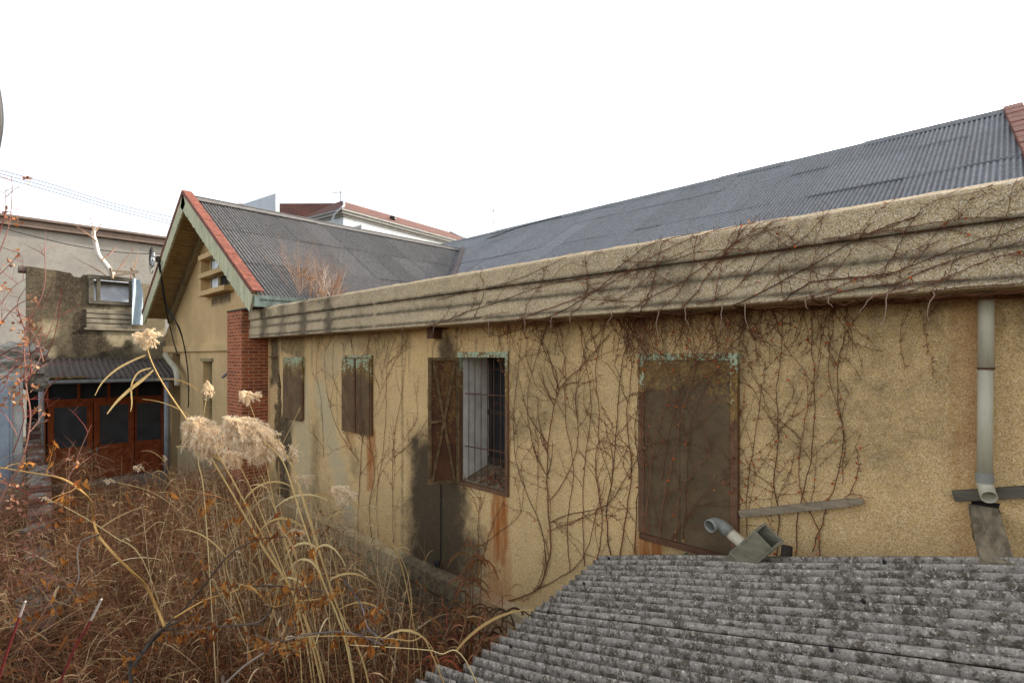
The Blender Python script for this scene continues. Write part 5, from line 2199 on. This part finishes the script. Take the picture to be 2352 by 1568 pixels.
# ------------------------------------------------------------------ the weedy yard (vectorised ribbons)
class Blades:
    def __init__(s):
        s.V, s.F, s.C, s.n = [], [], [], 0

    def add(s, base, d0, length, curve, width, col, K=4):
        """base Nx3, d0 Nx3 start direction, curve Nx3 added along, width N, col Nx3"""
        N = len(base)
        t = np.linspace(0, 1, K + 1)[None, :, None]
        L_ = length[:, None, None]
        P = base[:, None, :] + d0[:, None, :] * t * L_ + curve[:, None, :] * (t ** 2) * L_
        tang = d0[:, None, :] + 2 * curve[:, None, :] * t
        rnd = np.random.normal(size=(N, 1, 3))
        side = np.cross(tang, np.repeat(rnd, K + 1, 1))
        side /= np.linalg.norm(side, axis=2, keepdims=True) + 1e-9
        w = width[:, None, None] * (1 - .75 * t ** 2) * .5
        A = P - side * w
        B = P + side * w
        V = np.stack([A, B], 2).reshape(N * (K + 1) * 2, 3)
        i0 = (np.arange(N) * (K + 1) * 2)[:, None] + (np.arange(K) * 2)[None, :] + s.n
        F = np.stack([i0, i0 + 1, i0 + 3, i0 + 2], 2).reshape(-1, 4)
        s.V.append(V)
        s.F.append(F)
        s.C.append(np.repeat(col, (K + 1) * 2, 0))
        s.n += len(V)

    def build(s, name, mat):
        V, F, C = np.concatenate(s.V), np.concatenate(s.F), np.concatenate(s.C)
        me = bpy.data.meshes.new(name)
        me.vertices.add(len(V))
        me.vertices.foreach_set('co', V.astype(np.float32).ravel())
        me.loops.add(len(F) * 4)
        me.loops.foreach_set('vertex_index', F.astype(np.int32).ravel())
        me.polygons.add(len(F))
        me.polygons.foreach_set('loop_start', np.arange(0, len(F) * 4, 4, dtype=np.int32))
        me.polygons.foreach_set('loop_total', np.full(len(F), 4, dtype=np.int32))
        a = me.color_attributes.new('col', 'FLOAT_COLOR', 'POINT')
        c = np.ones((len(V), 4), dtype=np.float32)
        c[:, :3] = C
        a.data.foreach_set('color', c.ravel())
        me.materials.append(mat)
        me.update()
        me.validate()
        o = bpy.data.objects.new(name, me)
        COL.objects.link(o)
        return o


rng = np.random.default_rng(12)


def spots(N):
    """ground positions in the yard, denser near the camera"""
    out = []
    while len(out) < N:
        k = N * 2
        x = -18.2 + 15.9 * rng.random(k) ** .8
        y = -2.5 + 6.2 * rng.random(k)
        lim = np.where(x < -10.2, 3.9, 3.78)
        ok = ~((y > 2.75) & (x > -8.8) & (rng.random(k) < .62)) & (y < lim) & ~((x > -3.1) & (y > -9)) & ~((x < -14.6) & (y < .9))
        for a, b in zip(x[ok], y[ok]):
            out.append((a, b))
    return np.array(out[:N])


def hmap(x, y):
    """typical plant height: low before the doors, tall nearer"""
    h = .35 + 1.25 * np.clip((x + 17.5) / 7.0, 0, 1)
    h += .45 * np.clip((x + 9.0) / 1.5, 0, 1) * np.clip((-3.6 - x) / 1.0, 0, 1) * np.clip((y - .2) / .6, 0, 1)
    h *= 1 - .5 * np.clip((y - 2.7) / .6, 0, 1) * np.clip((x + 9.5) / 1.5, 0, 1)
    h *= 1 + .25 * np.sin(x * 1.3 + y * .7) * np.cos(y * 1.1 - x * .4)
    return h


def pal(cols, N, lo=.75, hi=1.2):
    c = np.array(cols)[rng.integers(0, len(cols), N)]
    return c * rng.uniform(lo, hi, (N, 1))


BROWN = [lin(138, 96, 66), lin(156, 110, 76), lin(112, 78, 56), lin(176, 140, 100), lin(138, 88, 58), lin(194, 162, 120)]
TWIG = [lin(150, 110, 78), lin(168, 130, 96), lin(126, 92, 66), lin(182, 150, 114), lin(120, 84, 60)]
STR2 = [lin(204, 174, 126), lin(190, 158, 112), lin(216, 190, 146), lin(172, 138, 98)]
ORANGE = [lin(150, 90, 40), lin(132, 76, 36), lin(164, 106, 54)]

B = Blades()
# upright seedy stalks in patches
N = 17000
s = spots(N)
patch = np.sin(s[:, 0] * 1.7 + 1.3) + np.cos(s[:, 1] * 2.1 + s[:, 0] * .6)
s = s[patch > -.9]
N = len(s)
h = hmap(s[:, 0], s[:, 1]) * rng.uniform(.6, 1.25, N)
base = np.column_stack([s, np.full(N, GZ - .02)])
d0 = np.column_stack([rng.normal(0, .14, N), rng.normal(0, .14, N), np.ones(N)])
cv = np.column_stack([rng.normal(0, .13, N), rng.normal(0, .13, N), -.05 * rng.random(N)])
cB = pal(BROWN, N)
B.add(base, d0, h, cv, rng.uniform(.004, .009, N), cB, 5)
for q in range(8):
    k = rng.random(N) < .8
    f = rng.uniform(.45, 1.0, N)
    bp = base + d0 * (f * h)[:, None] + cv * (f ** 2 * h)[:, None]
    th = rng.random(N) * 6.283
    d1 = np.column_stack([np.cos(th) * .8, np.sin(th) * .8, rng.uniform(.3, 1.0, N)])
    c1 = np.column_stack([np.cos(th) * .1, np.sin(th) * .1, -rng.uniform(.4, 1.1, N)])
    ln = rng.uniform(.08, .24, N) * (1.2 - .5 * f)
    B.add(bp[k], d1[k], ln[k], c1[k], rng.uniform(.005, .011, N)[k], (cB * rng.uniform(.8, 1.4, (N, 1)))[k], 3)
tag(B.build('dry_weeds', M['veg']), 'mass of dead brown seedy weeds filling the yard', 'weeds', None, 'stuff')

B = Blades()
N = 15000
s = spots(N)
h = hmap(s[:, 0], s[:, 1])
base = np.column_stack([s, GZ + rng.random(N) ** 1.3 * h * .95])
th = rng.random(N) * 6.283
el = rng.normal(.55, .5, N)
d0 = np.column_stack([np.cos(th) * np.cos(el), np.sin(th) * np.cos(el), np.sin(el)])
cv = np.column_stack([rng.normal(0, .2, N), rng.normal(0, .2, N), -rng.uniform(0, .45, N)])
B.add(base, d0, rng.uniform(.2, .8, N), cv, rng.uniform(.003, .007, N), pal(TWIG, N, .6, 1.15), 4)
N = 4600
s = spots(N)
h = hmap(s[:, 0], s[:, 1])
base = np.column_stack([s, GZ + rng.random(N) ** 1.5 * h * .9])
th = rng.random(N) * 6.283
d0 = np.column_stack([np.cos(th), np.sin(th), rng.uniform(-.2, .9, N)])
cv = np.column_stack([np.cos(th) * .2, np.sin(th) * .2, -rng.uniform(.1, .7, N)])
B.add(base, d0, rng.uniform(.15, .42, N), cv, rng.uniform(.007, .02, N), pal(STR2, N, .6, 1.05), 5)
# curled orange leaves
N = 7000
s = spots(N)
s = s[(np.sin(s[:, 0] * 2.3) + np.sin(s[:, 1] * 3.1 + s[:, 0])) > .2]
N = len(s)
h = hmap(s[:, 0], s[:, 1])
base = np.column_stack([s, GZ + (.45 + .6 * rng.random(N)) * h])
d0 = np.column_stack([rng.normal(0, .5, N), rng.normal(0, .5, N), -rng.random(N)])
cv = np.column_stack([rng.normal(0, .5, N), rng.normal(0, .5, N), rng.normal(0, .5, N)])
B.add(base, d0, rng.uniform(.04, .09, N), cv, rng.uniform(.012, .03, N), pal(ORANGE, N, .7, 1.1), 3)
# litter on the ground
N = 7000
s = spots(N)
base = np.column_stack([s, GZ + .04 + .12 * rng.random(N)])
th = rng.random(N) * 6.283
d0 = np.column_stack([np.cos(th), np.sin(th), rng.normal(0, .15, N)])
cv = np.column_stack([rng.normal(0, .2, N), rng.normal(0, .2, N), rng.normal(0, .1, N)])
B.add(base, d0, rng.uniform(.1, .4, N), cv, rng.uniform(.01, .03, N), pal(STR2 + TWIG, N, .45, .9), 3)
tag(B.build('dry_grass', M['veg']), 'tangled straw, twigs and curled dead leaves among the yard weeds', 'grass', None, 'stuff')

# straight tall thin stalks close to the plinth
B = Blades()
N = 800
x = rng.uniform(-9.5, -3.2, N)
y = 3.75 - np.abs(rng.normal(0, .55, N))
h = rng.uniform(.7, 1.9, N) * np.where(x < -6, 1.0, .75)
base = np.column_stack([x, y, np.full(N, GZ)])
d0 = np.column_stack([rng.normal(0, .1, N), rng.normal(-.03, .08, N), np.ones(N)])
cv = np.column_stack([rng.normal(0, .1, N), rng.normal(0, .1, N), -.04 * np.ones(N)])
cB = pal(BROWN + TWIG[:2] + STR2[:1], N)
B.add(base, d0, h, cv, rng.uniform(.004, .008, N), cB, 5)
for q in range(5):
    f = rng.uniform(.55, 1.0, N)
    bp = base + d0 * (f * h)[:, None] + cv * (f ** 2 * h)[:, None]
    th = rng.random(N) * 6.283
    d1 = np.column_stack([np.cos(th) * .7, np.sin(th) * .7, rng.uniform(.3, .9, N)])
    c1 = np.column_stack([np.cos(th) * .2, np.sin(th) * .2, -rng.uniform(.3, .9, N)])
    B.add(bp, d1, rng.uniform(.06, .16, N), c1, rng.uniform(.004, .008, N), cB, 3)
tag(B.build('tall_weeds', M['veg']), 'thin upright dead stalks along the foot of the ochre wall', 'weeds', None, 'stuff')

B = Blades()
N = 1900
x = -3.0 - np.abs(rng.normal(0, 1.6, N))
y = .9 + rng.normal(0, .8, N) + (-3.2 - x) * .10
h = rng.uniform(.8, 1.75, N)
base = np.column_stack([x, y, np.full(N, GZ)])
d0 = np.column_stack([rng.normal(0, .06, N), rng.normal(0, .06, N), np.ones(N)])
cv = np.column_stack([rng.normal(0, .08, N), rng.normal(0, .08, N), -.04 * np.ones(N)])
cB = pal([lin(110, 62, 38), lin(92, 54, 36), lin(126, 80, 48)], N)
B.add(base, d0, h, cv, rng.uniform(.005, .009, N), cB, 5)
for q in range(6):
    f = rng.uniform(.6, 1.0, N)
    bp = base + d0 * (f * h)[:, None] + cv * (f ** 2 * h)[:, None]
    th = rng.random(N) * 6.283
    d1 = np.column_stack([np.cos(th) * .8, np.sin(th) * .8, rng.uniform(.3, .9, N)])
    c1 = np.column_stack([np.cos(th) * .3, np.sin(th) * .3, -rng.uniform(.5, 1.2, N)])
    B.add(bp, d1, rng.uniform(.08, .2, N), c1, rng.uniform(.005, .01, N), cB * 1.25, 4)
tag(B.build('upright_stalks', M['veg']), 'stand of straight red-brown dead stalks in the nearest part of the yard', 'weeds', None, 'stuff')

# broken pale reed canes standing thick between the plumes
B = Blades()
N = 760
x = -5.6 + rng.normal(0, .95, N)
y = 2.25 + rng.normal(0, .45, N)
k = (y < 3.7) & (x < -3.0)
x, y = x[k], y[k]
N = len(x)
h = rng.uniform(1.3, 2.7, N)
base = np.column_stack([x, y, np.full(N, GZ)])
d0 = np.column_stack([rng.normal(-.05, .13, N), rng.normal(-.02, .11, N), np.ones(N)])
cv = np.column_stack([rng.normal(-.06, .10, N), rng.normal(0, .09, N), -.03 * rng.random(N)])
cB = pal(STR2 + [lin(226, 204, 160), lin(180, 160, 128)], N, .8, 1.15)
B.add(base, d0, h, cv, rng.uniform(.005, .009, N), cB, 6)
for q in range(2):
    f = rng.uniform(.25, 1.0, N)
    bp = base + d0 * (f * h)[:, None] + cv * (f ** 2 * h)[:, None]
    th = rng.random(N) * 6.283
    d1 = np.column_stack([np.cos(th) * .6, np.sin(th) * .6, rng.uniform(.1, 1.0, N)])
    c1 = np.column_stack([np.cos(th) * .3, np.sin(th) * .3, -rng.uniform(.5, 1.5, N)])
    B.add(bp, d1, rng.uniform(.1, .32, N), c1, rng.uniform(.006, .016, N), cB * .9, 6)
tag(B.build('reed_thicket', M['veg']), 'thicket of pale broken reed canes and leaves below the plumes', 'reeds', None, 'stuff')
# brush burying the brick wall
B = Blades()
N = 9500
u = rng.random(N)
x = -3.6 - 11 * u
y = -x * .085 + rng.normal(0, .45, N)
base = np.column_stack([x, y, GZ + rng.random(N) * (1.75 + .2 * u)])
th = rng.random(N) * 6.283
d0 = np.column_stack([np.cos(th), np.sin(th), rng.normal(.3, .5, N)])
cv = np.column_stack([rng.normal(0, .3, N), rng.normal(0, .3, N), -rng.uniform(0, .7, N)])
B.add(base, d0, rng.uniform(.2, .7, N), cv, rng.uniform(.003, .009, N), pal(TWIG + BROWN, N, .6, 1.1), 4)
tag(B.build('brush', M['veg']), 'tangle of dead twigs burying the low brick wall', 'brush', None, 'stuff')

# drooping amaranth plants, individual
AMA = [(1085, 1250, 4.75), (1120, 1330, 4.5), (1060, 1330, 4.7), (1165, 1385, 4.15), (1015, 1395, 4.4), (1085, 1400, 4.2), (965, 1400, 4.6), (1140, 1430, 4.0), (1040, 1450, 4.0), (1185, 1430, 3.85)]
alab = ['tallest drooping amaranth reaching up the black stain', 'drooping amaranth beside the thick creeper root', 'drooping amaranth on the lower edge of the black stain', 'dark knotted amaranth standing out against the pale plinth',
        'amaranth with short plumes at the plinth foot, left of the group', 'amaranth with long catkins in the middle of the group', 'leftmost amaranth of the group before the plinth', 'amaranth bent over close to the shed roof sheets',
        'low amaranth above the shed roof corner', 'amaranth touching the stepped edge of the shed roof']
for k, (px, py, t) in enumerate(AMA):
    rs = random.Random(400 + k)
    top = at(px, py, t=t)
    o = empty('amaranth_plant', (top.x, top.y, GZ), alab[k], 'weed', 'drooping amaranths by the shed')
    mb = MB()
    col = rs.choice([lin(128, 84, 54), lin(116, 76, 50), lin(140, 94, 60)]) if k != 3 else lin(74, 52, 38)
    for st_ in range(rs.randint(3, 5)):
        b = Vector((top.x + rs.uniform(-.15, .15), top.y + rs.uniform(-.15, .15), GZ))
        e = top + Vector((rs.uniform(-.16, .16), rs.uniform(-.16, .16), -rs.random() * .35))
        sp = [b.lerp(e, i / 8) + Vector((rs.gauss(0, .01), rs.gauss(0, .01), 0)) for i in range(9)]
        mb.col = tuple(c * rs.uniform(.7, 1.1) for c in col)
        mb.tube(sp, [.006 - .003 * i / 8 for i in range(9)], 4, False)
        for q in range(16):
            i = rs.randint(4, 8)
            th = rs.random() * 6.283
            d = Vector((math.cos(th) * .7, math.sin(th) * .7, rs.uniform(.5, 1.2))).normalized()
            p = sp[i].copy()
            pts = [p.copy()]
            L_ = rs.uniform(.12, .30)
            for s_ in range(7):
                d = (d + Vector((0, 0, -.34))).normalized()
                p = p + d * L_ / 7
                pts.append(p.copy())
            mb.col = tuple(c * rs.uniform(.75, 1.35) for c in col)
            mb.tube(pts, [.0035 + .003 * math.sin(math.pi * i_ / 7) + .0012 * rs.random() for i_ in range(8)], 4, False)
            for s_ in range(10):
                pp_ = pts[rs.randint(1, 7)]
                mb.ribbon([pp_, pp_ + Vector((rs.gauss(0, 1), rs.gauss(0, 1), rs.gauss(0, 1))).normalized() * .014], .005, (rs.gauss(0, 1), rs.gauss(0, 1), rs.gauss(0, 1)))
    mb.build('stalk', M['bark'], o, color=True)

# dead pokeweed shrubs with yellow and black canes
def shrub(label, lines, seed, leaves):
    rs = random.Random(seed)
    p0 = None
    mb, lf_ = MB(), MB()
    for (px, t, r0, r1, col) in lines:
        P = catmull([at(a, b, t=t + .15 * math.sin(i * 1.3)) for i, (a, b) in enumerate(px)], 6)
        if p0 is None:
            p0 = P[0].copy()
            d = Vector((rs.uniform(-.2, .2), rs.uniform(-.2, .2), 0))
            P = [Vector((P[0].x, P[0].y, GZ)) + d, (P[0] + Vector((P[0].x, P[0].y, GZ))) / 2 + d * .4] + P
        n_ = len(P)
        base_ = lin(*col)
        for i in range(n_ - 1):
            k = .85 + .5 * noise.noise(P[i] * 6)
            mb.col = tuple(c * k for c in base_)
            ra, rb = r0 + (r1 - r0) * i / n_, r0 + (r1 - r0) * (i + 1) / n_
            mb.tube([P[i], P[i + 1] + (P[i + 1] - P[i]) * .05], [ra, rb], 6, False)
        for q in range(leaves):
            p = P[rs.randint(n_ // 3, n_ - 1)]
            br = branchy(mb, p, Vector((rs.uniform(-1, 1), rs.uniform(-1, 1), rs.uniform(-.2, .6))), rs.uniform(.08, .25), r1 * .5, 0, rs, tuple(c * .8 for c in base_), .5, 0, 5, 0)
            for w_ in range(5):
                pp_ = br[rs.randint(2, 5)] + Vector((rs.gauss(0, .015), rs.gauss(0, .015), -.01))
                lf_.col = rs.choice([lin(146, 90, 36), lin(120, 68, 32), lin(168, 112, 54)])
                d = Vector((rs.gauss(0, .5), rs.gauss(0, .5), -1)).normalized() * rs.uniform(.03, .06)
                lf_.ribbon([pp_, pp_ + d * .5 + Vector((rs.gauss(0, .01), rs.gauss(0, .01), 0)), pp_ + d], [.006, rs.uniform(.012, .024), .004], (rs.gauss(0, 1), rs.gauss(0, 1), .2))
    o = empty('dead_shrub', (p0.x, p0.y, GZ), label, 'shrub', 'dead shrubs in the yard')
    mb.build('branch', M['bark'], o, smooth=True, color=True)
    lf_.build('dead_leaf', M['veg'], o, color=True)['kind'] = 'stuff'


YEL, BLK, GRY = (190, 150, 90), (84, 76, 70), (134, 120, 108)
shrub('dead shrub with thick yellow cane snaking to the left edge', [
    (((300, 1540), (345, 1475), (378, 1440)), 3.0, .012, .011, BLK),
    (((378, 1440), (362, 1400), (335, 1345), (300, 1310), (260, 1270), (226, 1228), (214, 1190), (212, 1160), (190, 1130), (140, 1098), (70, 1085), (-10, 1072)), 3.0, .0085, .004, YEL),
    (((378, 1440), (430, 1390), (480, 1330), (520, 1280), (560, 1252), (610, 1235), (690, 1232)), 3.1, .0055, .0025, BLK),
    (((400, 1418), (470, 1378), (530, 1360), (570, 1345), (600, 1370), (625, 1395)), 3.05, .0055, .003, YEL),
    (((625, 1395), (600, 1425), (550, 1435), (480, 1440), (420, 1455)), 3.05, .006, .003, GRY),
    (((625, 1395), (690, 1380), (730, 1375), (790, 1360)), 3.1, .006, .003, YEL),
    (((560, 1252), (553, 1200), (545, 1165), (500, 1140), (450, 1132)), 3.1, .006, .003, (160, 116, 74)),
    (((226, 1228), (190, 1240), (178, 1270), (180, 1330), (150, 1390)), 3.0, .005, .003, GRY),
    (((570, 1345), (640, 1345), (690, 1355), (740, 1358)), 3.1, .005, .003, BLK)], 71, 7)
shrub('dead grey-black shrub forking at the bottom of the yard', [
    (((512, 1575), (560, 1530), (620, 1490), (650, 1470)), 2.6, .007, .006, GRY),
    (((650, 1470), (720, 1455), (780, 1450), (830, 1460), (880, 1480)), 2.6, .006, .003, (118, 108, 100)),
    (((640, 1475), (660, 1430), (675, 1370), (685, 1310), (670, 1250), (640, 1210)), 2.7, .007, .003, (164, 130, 92)),
    (((790, 1330), (830, 1390), (845, 1440), (880, 1470)), 2.9, .005, .003, (130, 124, 124)),
    (((700, 1460), (680, 1480), (640, 1490)), 2.6, .004, .003, YEL)], 72, 6)

# red twigged shrub at the left edge
rs = random.Random(81)
rd = empty('red_shrub', at(20, 1700, t=3.2), 'red stemmed shrub with dried blossom clusters at the left edge', 'shrub')
rd.location.z = GZ
mb, fl = MB(), MB()
RED = [lin(116, 52, 48), lin(132, 70, 62), lin(100, 48, 42), lin(138, 98, 88)]
main = [
    [(-40, 1250), (10, 1130), (50, 1060), (70, 960), (60, 880), (58, 760), (92, 690), (104, 640), (102, 570)],
    [(60, 880), (100, 830), (128, 760), (142, 660)], [(30, 1040), (55, 960), (45, 890), (60, 760)],
    [(-20, 960), (40, 880), (110, 770), (135, 690)], [(-10, 880), (30, 850), (60, 820), (90, 800)], [(70, 960), (90, 930), (110, 890), (130, 870)],
    [(60, 880), (72, 850), (65, 800)], [(-20, 780), (20, 720), (60, 690), (110, 690)], [(-30, 720), (0, 700), (30, 660), (60, 640)],
    [(-10, 600), (20, 520), (28, 440), (25, 400)], [(-10, 560), (12, 490), (12, 440)], [(-10, 640), (20, 610), (45, 580)], [(80, 1180), (130, 1150), (165, 1080), (190, 1020), (210, 975)],
    [(-10, 1100), (60, 1130), (130, 1180)], [(40, 1000), (10, 950), (-20, 930)], [(100, 830), (80, 770), (40, 740)], [(-20, 1180), (40, 1150), (100, 1110), (150, 1060)], [(58, 760), (40, 700), (60, 660)],
    [(-20, 830), (30, 800), (70, 790), (95, 750)], [(-20, 910), (10, 890), (30, 840), (70, 820)]]
for k, c in enumerate(main):
    t = 3.0 + .25 * (k % 3)
    P = catmull([at(a, b, t=t) for a, b in c], 6)
    mb.col = rs.choice(RED)
    n_ = len(P)
    r0 = .005 if k == 0 else .0032
    mb.tube(P, [r0 * (1 - .6 * i / n_) for i in range(n_)], 5, False)
    for q in range(3 if k else 7):
        p = P[rs.randint(2, n_ - 1)]
        branchy(mb, p, Vector((rs.uniform(-1, 1), rs.uniform(-1, 1), rs.uniform(-.2, 1))), rs.uniform(.1, .3), .0022, 1, rs, rs.choice(RED), .5, .1, 6, 2)
    for q in range(2):
        p = P[rs.randint(2, n_ - 1)] + Vector((rs.gauss(0, .03), rs.gauss(0, .03), rs.gauss(0, .03)))
        for w_ in range(7):
            fl.col = rs.choice([lin(150, 112, 86), lin(164, 132, 104), lin(128, 86, 62), lin(156, 98, 60)])
            pp_ = p + Vector((rs.gauss(0, .015), rs.gauss(0, .015), rs.gauss(0, .015)))
            d = Vector((rs.gauss(0, 1), rs.gauss(0, 1), rs.gauss(0, 1))).normalized() * .02
            fl.ribbon([pp_, pp_ + d], .014, (rs.gauss(0, 1), rs.gauss(0, 1), rs.gauss(0, 1)))
# trunk to the ground
p = at(-40, 1250, t=3.0)
mb.col = RED[2]
mb.tube([(p.x + .1, p.y - .1, GZ), (p.x + .05, p.y - .05, (p.z + GZ) / 2), p], [.014, .011, .0075], 6, False)
for (px, py) in ((50, 1250), (70, 1310), (20, 1330), (95, 1350), (40, 1180), (10, 1270), (85, 1280), (110, 1210), (120, 1330), (60, 1400)):
    for w_ in range(16):
        fl.col = rs.choice([lin(134, 90, 74), lin(118, 80, 64), lin(146, 106, 88)])
        pp_ = at(px + rs.gauss(0, 14), py + rs.gauss(0, 14), t=3.2 + rs.uniform(-.2, .2))
        d = Vector((rs.gauss(0, 1), rs.gauss(0, 1), rs.gauss(0, 1))).normalized() * .022
        fl.ribbon([pp_, pp_ + d], .016, (rs.gauss(0, 1), rs.gauss(0, 1), rs.gauss(0, 1)))
mb.build('branch', M['bark'], rd, color=True)
fl.build('dried_blossom', M['veg'], rd, color=True)['kind'] = 'stuff'
# cut red shoots in the near corner
for k, (c, t) in enumerate(((((125, 1600), (170, 1490), (200, 1440), (233, 1375)), 1.5), (((-20, 1620), (15, 1500), (40, 1430), (58, 1380)), 1.5))):
    mb = MB()
    P = catmull([at(a, b, t=t) for a, b in c], 8)
    root = P[0] + Vector((-.15, -.25, 0))
    P = [Vector((root.x, root.y, GZ)), Vector((root.x + .05, root.y + .08, (GZ + P[0].z) / 2))] + P
    n_ = len(P)
    for i in range(n_ - 1):
        mb.col = lin(104, 40, 40) if i < n_ - 7 else lin(160, 148, 140)
        mb.tube([P[i], P[i + 1]], .0034, 6, i == n_ - 2)
    tag(mb.build('red_shoot', M['bark'], smooth=True, color=True), ('cut red shoot with a white tip, right one of the pair in the near corner', 'cut red shoot with a white tip at the very left edge')[k], 'shoot', 'cut red shoots in the near corner')

# ------------------------------------------------------------------ light, sky, camera
sun_dir = Vector((.22, .87, .44)).normalized()
el = math.asin(sun_dir.z)
az = math.atan2(sun_dir.x, sun_dir.y)
ld = bpy.data.lights.new('sun', 'SUN')
ld.energy = 2.0
ld.angle = R(2.5)
ld.color = (1, .93, .82)
so = bpy.data.objects.new('sun', ld)
COL.objects.link(so)
so.rotation_euler = (-sun_dir).to_track_quat('-Z', 'Y').to_euler()
so.location = (0, 0, 30)
wd_ = bpy.data.worlds.new('World')
scene.world = wd_
wd_.use_nodes = True
nt = wd_.node_tree
sky = nt.nodes.new('ShaderNodeTexSky')
sky.sky_type = 'NISHITA'
sky.sun_disc = False
sky.sun_elevation = el
sky.sun_rotation = az
sky.air_density = 1.0
sky.dust_density = 3.0
sky.ozone_density = .6
hs = nt.nodes.new('ShaderNodeHueSaturation')
hs.inputs['Saturation'].default_value = .45
nt.links.new(sky.outputs[0], hs.inputs['Color'])
warm = nt.nodes.new('ShaderNodeMix')
warm.data_type = 'RGBA'
warm.blend_type = 'MULTIPLY'
warm.inputs[0].default_value = 1
warm.inputs[7].default_value = (1, .965, .92, 1)
nt.links.new(hs.outputs[0], warm.inputs[6])
nt.links.new(warm.outputs[2], nt.nodes['Background'].inputs[0])
nt.nodes['Background'].inputs[1].default_value = .15

cam = bpy.data.cameras.new('camera')
cam.sensor_width = 36
cam.lens = 36 * FP / 2352
cam.shift_y = 36 / 2352
cam.clip_start = .05
cam.clip_end = 3000
co = bpy.data.objects.new('camera', cam)
COL.objects.link(co)
co.rotation_euler = (R(90), 0, math.atan2(S_, C_))
scene.camera = co
scene.view_settings.view_transform = 'Standard'
scene.view_settings.look = 'None'
scene.view_settings.gamma = 1
scene.view_settings.exposure = 1.78
